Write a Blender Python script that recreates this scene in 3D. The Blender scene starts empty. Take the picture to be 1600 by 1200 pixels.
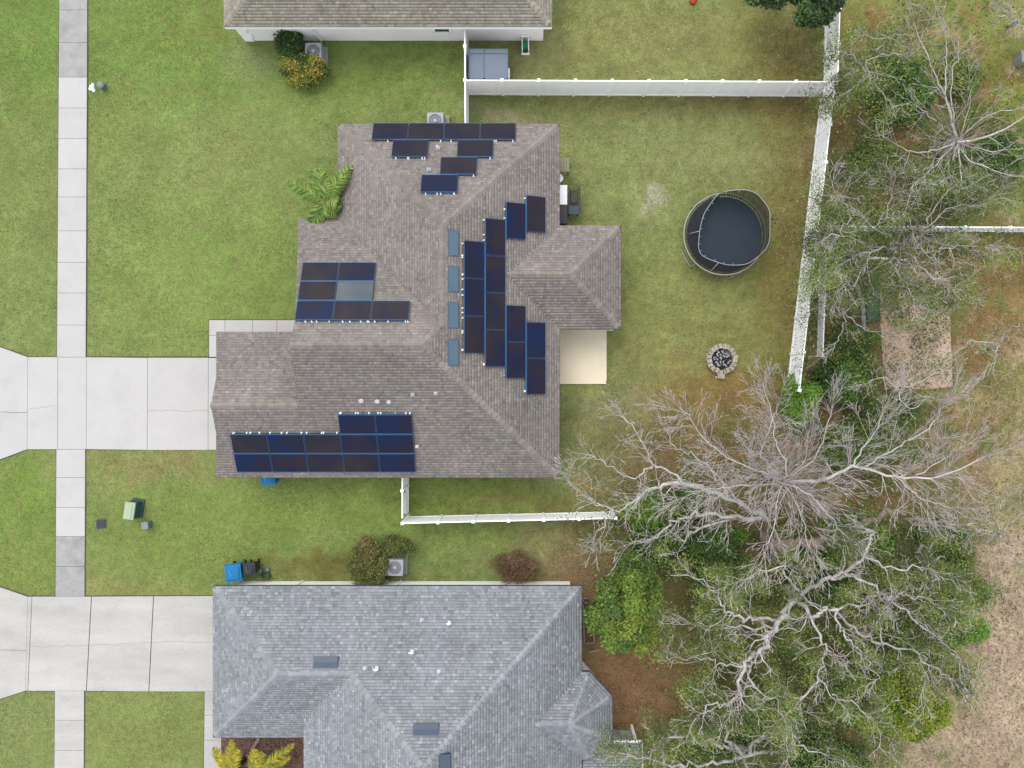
import bpy, math, random
import numpy as np
from mathutils import Vector, Matrix
from math import sin, cos, pi, radians, sqrt

random.seed(7)
RNG = np.random.default_rng(11)
scene = bpy.context.scene
COL = scene.collection

# ------------------------------------------------------------------ camera, sky, sun, exposure
CAM_H = 38.0          # metres above the lawn
FPX = 1102.0          # focal length in photo pixels
NX, NY = 830.0, 600.0 # nadir in the photo
cam_d = bpy.data.cameras.new('drone_camera')
cam_d.sensor_width = 36.0
cam_d.lens = FPX / 1600 * 36.0
cam_d.shift_x = -(NX - 800) / 1600.0
cam_d.clip_end = 2000
cam = bpy.data.objects.new('drone_camera', cam_d)
cam.location = (0, 0, CAM_H)
COL.objects.link(cam)
scene.camera = cam

SUN_EL, SUN_AZ = radians(60), radians(-28)   # azimuth measured from +Y (up in the picture) towards +X
world = bpy.data.worlds.new('World')
scene.world = world
world.use_nodes = True
wn = world.node_tree.nodes; wl = world.node_tree.links
bgn = wn['Background']
sky = wn.new('ShaderNodeTexSky'); sky.sky_type = 'NISHITA'; sky.sun_disc = False
sky.sun_elevation = SUN_EL; sky.sun_rotation = SUN_AZ; sky.dust_density = 3.0
hs = wn.new('ShaderNodeHueSaturation'); hs.inputs['Saturation'].default_value = 0.30
wl.new(sky.outputs['Color'], hs.inputs['Color'])
cloud = wn.new('ShaderNodeMix'); cloud.data_type = 'RGBA'      # even cloud layer over most of the sky
cloud.inputs[0].default_value = 0.65; cloud.inputs[7].default_value = (5.25, 5.4, 5.6, 1)
wl.new(hs.outputs['Color'], cloud.inputs[6]); wl.new(cloud.outputs[2], bgn.inputs['Color'])
bgn.inputs['Strength'].default_value = 0.15
sun_d = bpy.data.lights.new('sun', 'SUN'); sun_d.energy = 0.8; sun_d.angle = radians(40); sun_d.color = (1, .965, .92)
sun = bpy.data.objects.new('sun', sun_d)
sdir = Vector((sin(SUN_AZ) * cos(SUN_EL), cos(SUN_AZ) * cos(SUN_EL), sin(SUN_EL)))
sun.rotation_euler = (-sdir).to_track_quat('-Z', 'Y').to_euler()
sun.location = (-20, 15, 40)
COL.objects.link(sun)
vs = scene.view_settings
vs.view_transform = 'Standard'; vs.look = 'None'; vs.gamma = 1; vs.use_curve_mapping = False
vs.exposure = 1.16
K = 2.2    # scene-linear display value of a flat white sheet under this light and exposure

# ------------------------------------------------------------------ helpers
def W(px, py, z=0.0):
    k = (CAM_H - z) / FPX
    return Vector(((px - NX) * k, -(py - NY) * k, z))

def lin(c):
    return tuple((x / 255 / 12.92 if x / 255 <= .04045 else ((x / 255 + .055) / 1.055) ** 2.4) for x in c)

def alb(r, g, b, k=None):
    k = k or K
    return tuple(min(.9, x / k) for x in lin((r, g, b)))

def rootloc(o):
    v = Vector((0, 0, 0))
    while o is not None:
        v = v + o.location; o = o.parent
    return v

def tagset(o, label=None, cat=None, group=None, kind=None):
    if label: o['label'] = label
    if cat: o['category'] = cat
    if group: o['group'] = group
    if kind: o['kind'] = kind
    return o

def thing(name, label, cat, loc=(0, 0, 0), group=None, rot=None, kind=None):
    o = bpy.data.objects.new(name, None)
    o.empty_display_size = .2
    o.location = loc
    if rot is not None: o.rotation_euler = rot
    COL.objects.link(o)
    return tagset(o, label, cat, group, kind)

def link(name, me, parent=None):
    o = bpy.data.objects.new(name, me); COL.objects.link(o)
    if parent is not None: o.parent = parent
    return o

def copy_tree(o, parent=None):
    c = o.copy(); COL.objects.link(c)
    if parent is not None: c.parent = parent
    for ch in list(o.children): copy_tree(ch, c)
    return c

def np_mesh(name, V, F, mats, tint=None, mi=None, smooth=False):
    V = np.asarray(V, dtype=np.float32); F = np.asarray(F, dtype=np.int32)
    me = bpy.data.meshes.new(name)
    M, k = F.shape
    me.vertices.add(len(V)); me.vertices.foreach_set('co', V.ravel())
    me.loops.add(M * k); me.loops.foreach_set('vertex_index', F.ravel())
    me.polygons.add(M); me.polygons.foreach_set('loop_start', np.arange(0, M * k, k, dtype=np.int32))
    if mi is not None: me.polygons.foreach_set('material_index', np.asarray(mi, dtype=np.int32))
    if smooth: me.polygons.foreach_set('use_smooth', np.ones(M, dtype=bool))
    for m in (mats if isinstance(mats, (list, tuple)) else [mats]): me.materials.append(m)
    if tint is not None:
        a = me.attributes.new('tint', 'FLOAT_COLOR', 'FACE')
        t = np.ones((M, 4), dtype=np.float32); t[:, :3] = tint
        a.data.foreach_set('color', t.ravel())
    me.update(calc_edges=True)
    return me

class B:
    """collects shapes (world coordinates), links them as ONE mesh object"""
    def __init__(s): s.v = []; s.f = []; s.m = []; s.t = []
    def add(s, vs_, fs, m=0, t=(1, 1, 1)):
        o = len(s.v); s.v += [tuple(p) for p in vs_]
        for f in fs: s.f.append([i + o for i in f]); s.m.append(m); s.t.append(t)
    def boxm(s, M, sx, sy, sz, m=0, t=(1, 1, 1), top=1.0):
        p = []
        for z, k in ((-.5, 1), (.5, top)):
            for x, y in ((-.5, -.5), (.5, -.5), (.5, .5), (-.5, .5)):
                p.append(M @ Vector((x * sx * k, y * sy * k, z * sz)))
        s.add(p, [(3, 2, 1, 0), (4, 5, 6, 7), (0, 1, 5, 4), (1, 2, 6, 5), (2, 3, 7, 6), (3, 0, 4, 7)], m, t)
    def box(s, c, size, rz=0, m=0, t=(1, 1, 1), top=1.0):
        s.boxm(Matrix.Translation(c) @ Matrix.Rotation(rz, 4, 'Z'), *size, m=m, t=t, top=top)
    def bar(s, a, b, w, h, m=0, t=(1, 1, 1)):
        a = Vector(a); b = Vector(b); d = b - a; L = d.length
        q = d.to_track_quat('X', 'Z').to_matrix().to_4x4()
        s.boxm(Matrix.Translation((a + b) / 2) @ q, L, w, h, m, t)
    def prism(s, xy, z0, z1, m=0, t=(1, 1, 1)):
        n = len(xy)
        ar = sum(xy[i][0] * xy[(i + 1) % n][1] - xy[(i + 1) % n][0] * xy[i][1] for i in range(n))
        if ar < 0: xy = xy[::-1]
        s.add([(x, y, z0) for x, y in xy] + [(x, y, z1) for x, y in xy],
              [list(range(n))[::-1], list(range(n, 2 * n))] + [(i, (i + 1) % n, n + (i + 1) % n, n + i) for i in range(n)], m, t)
    def tube(s, pts, rad, n=6, m=0, t=(1, 1, 1), cap=True):
        pts = [Vector(p) for p in pts]
        if not isinstance(rad, (list, tuple)): rad = [rad] * len(pts)
        vs_ = []; fs = []
        ref = None
        for i, p in enumerate(pts):
            d = (pts[min(i + 1, len(pts) - 1)] - pts[max(i - 1, 0)])
            if d.length < 1e-6: d = Vector((0, 0, 1))
            d.normalize()
            if ref is None: ref = Vector((1, 0, 0)) if abs(d.x) < .8 else Vector((0, 1, 0))
            a = (ref - d * ref.dot(d)).normalized(); ref = a; b = d.cross(a)
            for k in range(n):
                an = 2 * pi * k / n
                vs_.append(p + (a * cos(an) + b * sin(an)) * rad[i])
        for i in range(len(pts) - 1):
            for k in range(n):
                fs.append((i * n + k, i * n + (k + 1) % n, (i + 1) * n + (k + 1) % n, (i + 1) * n + k))
        if cap:
            fs.append(list(range(n))[::-1]); fs.append([(len(pts) - 1) * n + k for k in range(n)])
        s.add(vs_, fs, m, t)
    def lathe(s, c, prof, n=20, m=0, t=(1, 1, 1), close=False):
        vs_ = []; fs = []
        c = Vector(c)
        for r, z in prof:
            for k in range(n):
                vs_.append(c + Vector((r * cos(2 * pi * k / n), r * sin(2 * pi * k / n), z)))
        for i in range(len(prof) - 1):
            for k in range(n):
                fs.append((i * n + k, i * n + (k + 1) % n, (i + 1) * n + (k + 1) % n, (i + 1) * n + k))
        if close: fs.append([(len(prof) - 1) * n + k for k in range(n)])
        s.add(vs_, fs, m, t)
    def mesh(s, name, mats, off=Vector((0, 0, 0)), smooth=False):
        me = bpy.data.meshes.new(name)
        me.from_pydata([(x - off[0], y - off[1], z - off[2]) for x, y, z in s.v], [], s.f)
        for m in (mats if isinstance(mats, (list, tuple)) else [mats]): me.materials.append(m)
        me.polygons.foreach_set('material_index', s.m)
        if smooth: me.polygons.foreach_set('use_smooth', [True] * len(s.f))
        a = me.attributes.new('tint', 'FLOAT_COLOR', 'FACE')
        a.data.foreach_set('color', [c for t in s.t for c in (t[0], t[1], t[2], 1)])
        me.update()
        return me
    def build(s, name, mats, parent=None, smooth=False, label=None, cat=None, group=None, kind=None):
        me = s.mesh(name, mats, rootloc(parent) if parent is not None else Vector((0, 0, 0)), smooth)
        return tagset(link(name, me, parent), label, cat, group, kind)

# ------------------------------------------------------------------ materials
def nodes_of(name):
    m = bpy.data.materials.new(name); m.use_nodes = True
    nt = m.node_tree
    return m, nt, nt.nodes['Principled BSDF']

def mat(name, col, rough=.8, var=.12, scale=4.0, var2=.08, scale2=40.0, bump=0.0, bscale=60., metal=0., spec=.3, tint=True, objvar=0.0, stretch=None, stain=0.0):
    """base colour x two octaves of noise x per-face tint (x per-object variation)"""
    m, nt, bs = nodes_of(name)
    N, L = nt.nodes, nt.links
    geo = N.new('ShaderNodeNewGeometry')
    src = geo.outputs['Position']
    if stretch:
        mp = N.new('ShaderNodeMapping'); mp.inputs['Scale'].default_value = stretch
        L.new(src, mp.inputs['Vector']); src = mp.outputs['Vector']
    fac = None
    for sc, va, det in ((scale, var, 4), (scale2, var2, 2)):
        if va <= 0: continue
        nz = N.new('ShaderNodeTexNoise'); nz.inputs['Scale'].default_value = sc; nz.inputs['Detail'].default_value = det
        L.new(src, nz.inputs['Vector'])
        mr = N.new('ShaderNodeMapRange'); mr.inputs[1].default_value = .25; mr.inputs[2].default_value = .75
        mr.inputs[3].default_value = 1 - va; mr.inputs[4].default_value = 1 + va
        L.new(nz.outputs['Fac'], mr.inputs[0])
        if fac is None: fac = mr.outputs[0]
        else:
            mu = N.new('ShaderNodeMath'); mu.operation = 'MULTIPLY'
            L.new(fac, mu.inputs[0]); L.new(mr.outputs[0], mu.inputs[1]); fac = mu.outputs[0]
    if stain:
        nz = N.new('ShaderNodeTexNoise'); nz.inputs['Scale'].default_value = .8; nz.inputs['Detail'].default_value = 6; nz.inputs['Roughness'].default_value = .65
        L.new(geo.outputs['Position'], nz.inputs['Vector'])
        mr = N.new('ShaderNodeMapRange'); mr.inputs[1].default_value = .52; mr.inputs[2].default_value = .72; mr.inputs[3].default_value = 1; mr.inputs[4].default_value = 1 - stain
        L.new(nz.outputs['Fac'], mr.inputs[0])
        mu = N.new('ShaderNodeMath'); mu.operation = 'MULTIPLY'
        L.new(fac, mu.inputs[0]); L.new(mr.outputs[0], mu.inputs[1]); fac = mu.outputs[0]
    if objvar:
        oi = N.new('ShaderNodeObjectInfo'); mr = N.new('ShaderNodeMapRange')
        mr.inputs[3].default_value = 1 - objvar; mr.inputs[4].default_value = 1 + objvar
        L.new(oi.outputs['Random'], mr.inputs[0])
        if fac is None: fac = mr.outputs[0]
        else:
            mu = N.new('ShaderNodeMath'); mu.operation = 'MULTIPLY'
            L.new(fac, mu.inputs[0]); L.new(mr.outputs[0], mu.inputs[1]); fac = mu.outputs[0]
    rgb = N.new('ShaderNodeRGB'); rgb.outputs[0].default_value = (*col, 1)
    cur = rgb.outputs[0]
    if tint:
        at = N.new('ShaderNodeAttribute'); at.attribute_name = 'tint'
        mx = N.new('ShaderNodeMix'); mx.data_type = 'RGBA'; mx.blend_type = 'MULTIPLY'; mx.inputs[0].default_value = 1
        L.new(cur, mx.inputs[6]); L.new(at.outputs['Color'], mx.inputs[7]); cur = mx.outputs[2]
    if fac is not None:
        vm = N.new('ShaderNodeVectorMath'); vm.operation = 'SCALE'
        L.new(cur, vm.inputs[0]); L.new(fac, vm.inputs['Scale']); cur = vm.outputs[0]
    L.new(cur, bs.inputs['Base Color'])
    bs.inputs['Roughness'].default_value = rough
    bs.inputs['Metallic'].default_value = metal
    bs.inputs['Specular IOR Level'].default_value = spec
    if bump:
        nz = N.new('ShaderNodeTexNoise'); nz.inputs['Scale'].default_value = bscale; nz.inputs['Detail'].default_value = 3
        L.new(src, nz.inputs['Vector'])
        bp = N.new('ShaderNodeBump'); bp.inputs['Strength'].default_value = bump; bp.inputs['Distance'].default_value = .02
        L.new(nz.outputs['Fac'], bp.inputs['Height']); L.new(bp.outputs[0], bs.inputs['Normal'])
    return m

M = {}
M['concrete_new'] = mat('concrete_new', alb(226, 223, 221), .9, .04, .7, .035, 18, objvar=.03, stain=.08)
M['concrete_old'] = mat('concrete_old', alb(192, 191, 190), .9, .13, 1.8, .10, 16, objvar=.03, stain=.2)
M['concrete_worn'] = mat('concrete_worn', alb(219, 216, 212), .9, .12, .7, .06, 14, objvar=.03, stretch=(.3, 1.3, 1), stain=.10)
M['joint'] = mat('joint_soil_edge_shade', alb(104, 98, 84), 1, .2, 3)
M['asphalt'] = mat('asphalt', (.05, .05, .052), .9, .15, 2, .2, 80)
M['patio'] = mat('patio_concrete', (.56, .49, .37), .9, .05, 1.2, .04, 20, stain=.08)
M['shingle_brown'] = mat('shingle_brown', alb(164, 155, 149), .95, .13, .4, .12, 30, bump=.3)
M['shingle_grey'] = mat('shingle_grey', alb(169, 174, 180), .95, .12, .45, .10, 30, bump=.3)
M['shingle_tan'] = mat('shingle_tan', alb(178, 171, 156), .95, .10, .5, .12, 30, bump=.3)
M['deck'] = mat('roof_deck', alb(90, 84, 80), .95, .1)
M['stucco_white'] = mat('stucco_white', (.74, .71, .70), .9, .04, 1, .04, 30, bump=.3)
M['stucco_tan'] = mat('stucco_tan', alb(205, 190, 170), .9, .05, 1, .04, 30, bump=.3)
M['white_trim'] = mat('white_trim', (.78, .78, .79), .6, .04, 2, .02, 20)
M['drip_edge'] = mat('drip_edge', alb(120, 108, 102), .6, .06, 2)
M['vinyl'] = mat('vinyl', (.87, .875, .89), .45, .05, .8, .04, 7, spec=.4)
M['black'] = mat('black_plastic', (.02, .021, .024), .5, .1, 4)
M['dark_grey'] = mat('dark_grey_plastic', alb(66, 68, 76), .5, .08, 4)
M['grey_plastic'] = mat('grey_plastic', alb(150, 165, 165), .6, .06, 4)
M['bin_blue'] = mat('bin_blue', alb(22, 140, 206), .5, .06, 3)
M['pale_green'] = mat('pale_green_paint', alb(196, 216, 182), .6, .06, 3)
M['dark_teal'] = mat('dark_teal_paint', alb(70, 100, 95), .6, .06, 3)
M['green_plastic'] = mat('green_plastic', alb(30, 165, 95), .5, .1, 6)
M['ac_case'] = mat('ac_case', alb(198, 200, 208), .5, .04, 3)
M['ac_dark'] = mat('ac_dark', alb(64, 84, 106), .5, .08, 8)
M['shed'] = mat('shed_resin', alb(132, 145, 166), .6, .04, 2, .04, 12)
M['vent_blue'] = mat('vent_blue_metal', alb(80, 110, 134), .4, .06, 2, .06, 14, spec=.5)
M['vent_slate'] = mat('vent_slate_metal', alb(80, 94, 118), .4, .06, 2, .06, 14, spec=.5)
M['lead'] = mat('vent_pipe_white', (.60, .62, .66), .5, .06, 4)
M['rust'] = mat('red_cloth', alb(205, 80, 60), .9, .2, 5)
M['glass'] = mat('window_glass', (.02, .035, .035), .15, .1, 2, spec=.5)
M['panel_frame'] = mat('panel_frame', alb(56, 122, 176), .4, .15, 3, spec=.4)  # black frame; the blue is reflected sky painted into its colour
M['steel'] = mat('galvanised_steel', alb(196, 197, 196), .4, .08, 5, metal=.0, spec=.5)
M['jump_mat'] = mat('jump_mat', alb(50, 64, 79), .8, .10, 1.2, .06, 30)
M['spring_pad'] = mat('spring_pad', alb(84, 80, 76), .8, .25, 5)
M['stone'] = mat('pit_stone', alb(200, 190, 170), .95, .15, 5, .12, 25, bump=.5, objvar=.16)
M['charcoal'] = mat('charcoal', (.018, .018, .022), .95, .3, 8)
M['ash'] = mat('ash', alb(205, 203, 210), .95, .2, 10)
M['mulch'] = mat('mulch', alb(148, 118, 104), 1, .3, 3, .4, 25, bump=.6)
M['timber'] = mat('weathered_timber', alb(176, 164, 152), .9, .15, 4, .1, 30)
M['tan_resin'] = mat('tan_resin', alb(190, 178, 150), .7, .08, 5)
M['tarp'] = mat('green_tarp', alb(100, 135, 112), .6, .15, 3)
M['pipe'] = mat('grey_pipe', alb(180, 184, 182), .6, .15, 6)
M['dirt'] = mat('dirt_pad', alb(240, 208, 186), 1, .22, 1.1, .28, 9, bump=.5)
M['bark_pale'] = mat('bark_pale', alb(236, 229, 226), .95, .22, 2.0, .2, 14, tint=True)
M['bark_grey'] = mat('bark_grey', alb(226, 222, 214), .95, .32, 2.2, .25, 12, tint=True)
M['bark_brown'] = mat('bark_brown', alb(176, 156, 142), .95, .3, 2.5, .28, 12, bump=.8, bscale=9, tint=True)
M['bark_dark'] = mat('bark_dark', alb(96, 86, 74), .95, .2, 2.5, .16, 20, tint=True)
M['leaf'] = mat('leaf', (1, 1, 1), .7, .0, 3, .0, 3, tint=True, spec=.25)
M['palm_stem'] = mat('palm_stem', alb(150, 140, 80), .8, .15, 5)

def ground_mat():
    m, nt, bs = nodes_of('ground')
    N, L = nt.nodes, nt.links
    at = N.new('ShaderNodeAttribute'); at.attribute_name = 'soil'
    geo = N.new('ShaderNodeNewGeometry')
    cur = at.outputs['Color']
    for sc, va, det, ro in ((.45, .12, 5, .6), (3.2, .18, 4, .65), (13, .26, 3, .6), (60, .18, 2, .6)):
        nz = N.new('ShaderNodeTexNoise'); nz.inputs['Scale'].default_value = sc; nz.inputs['Detail'].default_value = det
        nz.inputs['Roughness'].default_value = ro
        L.new(geo.outputs['Position'], nz.inputs['Vector'])
        mr = N.new('ShaderNodeMapRange'); mr.inputs[1].default_value = .28; mr.inputs[2].default_value = .72
        mr.inputs[3].default_value = 1 - va; mr.inputs[4].default_value = 1 + va
        L.new(nz.outputs['Fac'], mr.inputs[0])
        vm = N.new('ShaderNodeVectorMath'); vm.operation = 'SCALE'
        L.new(cur, vm.inputs[0]); L.new(mr.outputs[0], vm.inputs['Scale']); cur = vm.outputs[0]
    # thin thatch: some patches lean to straw
    nz = N.new('ShaderNodeTexNoise'); nz.inputs['Scale'].default_value = 1.1; nz.inputs['Detail'].default_value = 7; nz.inputs['Roughness'].default_value = .7
    L.new(geo.outputs['Position'], nz.inputs['Vector'])
    mr = N.new('ShaderNodeMapRange'); mr.inputs[1].default_value = .50; mr.inputs[2].default_value = .75; mr.inputs[4].default_value = .5
    L.new(nz.outputs['Fac'], mr.inputs[0])
    mx = N.new('ShaderNodeMix'); mx.data_type = 'RGBA'
    mx.inputs[7].default_value = (*alb(160, 146, 98), 1)
    L.new(mr.outputs[0], mx.inputs[0]); L.new(cur, mx.inputs[6])
    L.new(mx.outputs[2], bs.inputs['Base Color'])
    bs.inputs['Roughness'].default_value = 1; bs.inputs['Specular IOR Level'].default_value = .05
    nz2 = N.new('ShaderNodeTexNoise'); nz2.inputs['Scale'].default_value = 22; nz2.inputs['Detail'].default_value = 4
    L.new(geo.outputs['Position'], nz2.inputs['Vector'])
    bp = N.new('ShaderNodeBump'); bp.inputs['Strength'].default_value = .6; bp.inputs['Distance'].default_value = .04
    L.new(nz2.outputs['Fac'], bp.inputs['Height']); L.new(bp.outputs[0], bs.inputs['Normal'])
    return m
M['ground'] = ground_mat()

def panel_mat(name, c1, c2):  # sky reflection painted into the cell colour, drifting between two tones
    m, nt, bs = nodes_of(name)
    N, L = nt.nodes, nt.links
    tc = N.new('ShaderNodeTexCoord'); oi = N.new('ShaderNodeObjectInfo')
    ad = N.new('ShaderNodeVectorMath'); ad.operation = 'ADD'
    sc = N.new('ShaderNodeVectorMath'); sc.operation = 'SCALE'; sc.inputs['Scale'].default_value = 1.0
    cx = N.new('ShaderNodeCombineXYZ'); mu = N.new('ShaderNodeMath'); mu.operation = 'MULTIPLY'; mu.inputs[1].default_value = 37
    L.new(oi.outputs['Random'], mu.inputs[0]); L.new(mu.outputs[0], cx.inputs[2])
    L.new(tc.outputs['Object'], ad.inputs[0]); L.new(cx.outputs[0], ad.inputs[1])
    nz = N.new('ShaderNodeTexNoise'); nz.inputs['Scale'].default_value = .8; nz.inputs['Detail'].default_value = 1
    L.new(ad.outputs[0], nz.inputs['Vector'])
    mr = N.new('ShaderNodeMapRange'); mr.inputs[1].default_value = .36; mr.inputs[2].default_value = .64
    L.new(nz.outputs['Fac'], mr.inputs[0])
    mx = N.new('ShaderNodeMix'); mx.data_type = 'RGBA'
    mx.inputs[6].default_value = (*c1, 1); mx.inputs[7].default_value = (*c2, 1)
    L.new(mr.outputs[0], mx.inputs[0])
    cur = mx.outputs[2]
    sep = N.new('ShaderNodeSeparateXYZ'); L.new(tc.outputs['Object'], sep.inputs[0])
    for ax, step, wid, gain in ((0, .0435, .12, 1.35), (0, .174, .05, 1.5), (1, .168, .05, 1.5)):
        a = N.new('ShaderNodeMath'); a.operation = 'DIVIDE'; a.inputs[1].default_value = step
        L.new(sep.outputs[ax], a.inputs[0])
        fr = N.new('ShaderNodeMath'); fr.operation = 'FRACT'; L.new(a.outputs[0], fr.inputs[0])
        lt = N.new('ShaderNodeMath'); lt.operation = 'LESS_THAN'; lt.inputs[1].default_value = wid
        L.new(fr.outputs[0], lt.inputs[0])
        r2 = N.new('ShaderNodeMapRange'); r2.inputs[3].default_value = 1; r2.inputs[4].default_value = gain
        L.new(lt.outputs[0], r2.inputs[0])
        vm = N.new('ShaderNodeVectorMath'); vm.operation = 'SCALE'
        L.new(cur, vm.inputs[0]); L.new(r2.outputs[0], vm.inputs['Scale']); cur = vm.outputs[0]
    L.new(cur, bs.inputs['Base Color'])
    bs.inputs['Roughness'].default_value = .3; bs.inputs['Specular IOR Level'].default_value = .12
    return m
M['cells_blue'] = panel_mat('cells_blue', alb(18, 38, 78), alb(36, 35, 58))
M['cells_dark'] = panel_mat('cells_dark', alb(28, 34, 66), alb(50, 42, 50))
M['cells_brown'] = panel_mat('cells_brown', alb(38, 38, 58), alb(54, 47, 52))
M['cells_grey'] = panel_mat('cells_grey', alb(92, 104, 114), alb(112, 118, 120))

def net_mat():
    m, nt, bs = nodes_of('safety_net')
    bs.inputs['Base Color'].default_value = (.008, .009, .013, 1); bs.inputs['Roughness'].default_value = .9
    tr = nt.nodes.new('ShaderNodeBsdfTransparent'); mx = nt.nodes.new('ShaderNodeMixShader'); mx.inputs[0].default_value = .72
    nt.links.new(tr.outputs[0], mx.inputs[1]); nt.links.new(bs.outputs[0], mx.inputs[2])
    nt.links.new(mx.outputs[0], nt.nodes['Material Output'].inputs['Surface'])
    return m
M['net'] = net_mat()

# ------------------------------------------------------------------ ground
BASE = (140, 154, 93)
BLOBS = [  # photo x, y, radius x, y, colour, weight
    (300, 60, 220, 110, (120, 150, 70), 2.0), (50, 50, 60, 90, (116, 147, 68), 2.5), (60, 300, 60, 120, (134, 146, 84), 1.5),
    (640, 110, 160, 50, (131, 156, 78), 2.0), (400, 430, 190, 110, (138, 162, 84), 2.0), (390, 95, 50, 30, (165, 165, 130), 1.6),
    (330, 45, 60, 30, (146, 134, 80), 1.2),
    (540, 800, 260, 50, (130, 154, 74), 2.2), (290, 850, 140, 60, (132, 150, 76), 2.0), (45, 780, 45, 60, (126, 154, 70), 2.5),
    (230, 720, 90, 18, (158, 144, 96), 2.0), (225, 1140, 110, 60, (144, 154, 90), 2.0), (40, 1130, 50, 50, (142, 152, 96), 1.5),
    (245, 925, 120, 12, (160, 148, 96), 1.2), (30, 880, 60, 40, (130, 146, 72), 1.5),
    (1040, 220, 220, 120, (147, 152, 98), 3.0), (1040, 60, 220, 60, (146, 144, 90), 3.0), (1225, 110, 60, 70, (128, 112, 58), 3.0),
    (1240, 220, 35, 120, (136, 122, 66), 2.5), (1225, 440, 50, 130, (136, 122, 64), 3.0), (1120, 160, 200, 16, (138, 118, 70), 2.0),
    (1015, 315, 10, 18, (205, 200, 180), 4.0), (820, 95, 50, 35, (156, 146, 108), 3.0), (775, 172, 40, 12, (176, 164, 138), 4.0),
    (1200, 235, 20, 12, (170, 160, 120), 2.0), (1060, 480, 130, 90, (148, 148, 90), 2.5), (960, 260, 40, 60, (146, 160, 96), 1.2), (1010, 420, 40, 50, (140, 160, 92), 1.2), (1150, 240, 50, 30, (160, 156, 104), 1.2), (1060, 560, 40, 30, (158, 146, 96), 1.5), (350, 250, 90, 60, (150, 156, 98), 1.2), (250, 450, 60, 40, (148, 162, 92), 1.0), (180, 180, 40, 60, (146, 154, 88), 1.2),
    (1130, 615, 70, 40, (152, 116, 68), 3.5), (1040, 680, 40, 40, (152, 122, 92), 2.0), (970, 640, 40, 30, (160, 150, 118), 2.5), (915, 680, 50, 60, (140, 146, 98), 2.5),
    (880, 740, 60, 30, (176, 168, 128), 1.5), (915, 745, 14, 10, (170, 112, 52), 3.0), (985, 545, 25, 20, (150, 140, 96), 2.0),
    (760, 765, 110, 16, (118, 138, 66), 2.5), (800, 795, 110, 14, (134, 122, 74), 3.0), (850, 860, 60, 30, (158, 150, 104), 2.5), (500, 895, 60, 12, (124, 112, 58), 2.5),
    (910, 880, 40, 50, (158, 126, 100), 4.0), (930, 950, 30, 60, (164, 128, 106), 5.0), (1000, 1060, 70, 90, (178, 132, 100), 6.0),
    (960, 1110, 60, 60, (164, 118, 94), 4.0), (1040, 720, 90, 70, (134, 110, 82), 2.5), (1130, 740, 120, 60, (142, 104, 82), 3.0),
    (1250, 850, 230, 120, (112, 98, 68), 5.0), (1250, 1050, 220, 130, (96, 90, 58), 5.0), (1400, 760, 110, 80, (140, 112, 84), 3.5),
    (1560, 1010, 80, 220, (212, 187, 166), 9.0), (1500, 1180, 90, 60, (206, 182, 160), 6.0), (1545, 480, 70, 90, (164, 130, 90), 4.0), (1560, 660, 60, 80, (168, 150, 100), 4.0),
    (1580, 760, 40, 60, (160, 150, 90), 3.0), (1490, 650, 40, 30, (140, 146, 70), 3.0),
    (1480, 60, 120, 70, (150, 152, 84), 5.0), (1360, 170, 70, 50, (142, 106, 64), 5.0), (1560, 130, 50, 60, (140, 142, 62), 4.0), (1340, 80, 30, 80, (148, 134, 72), 3.0),
    (1370, 330, 110, 70, (134, 110, 86), 4.0), (1330, 480, 50, 110, (124, 104, 88), 4.0), (1420, 480, 60, 70, (172, 142, 116), 4.0), (1500, 240, 80, 50, (78, 78, 50), 4.0),
    (1575, 400, 40, 40, (120, 84, 52), 4.0), (1270, 590, 30, 60, (110, 92, 64), 3.0), (1340, 620, 60, 40, (80, 80, 50), 4.0),
    (500, 90, 60, 30, (110, 96, 72), .6), (545, 890, 40, 14, (120, 120, 64), 1.0),
]
def vnoise(x, y, s, seed):
    r = np.random.default_rng(seed); g = r.random((128, 128))
    u = x / s; v = y / s
    i = np.floor(u).astype(int); j = np.floor(v).astype(int); fu = u - i; fv = v - j
    fu = fu * fu * (3 - 2 * fu); fv = fv * fv * (3 - 2 * fv)
    a = g[i % 128, j % 128]; b = g[(i + 1) % 128, j % 128]; c = g[i % 128, (j + 1) % 128]; d = g[(i + 1) % 128, (j + 1) % 128]
    return (a * (1 - fu) + b * fu) * (1 - fv) + (c * (1 - fu) + d * fu) * fv
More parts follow.
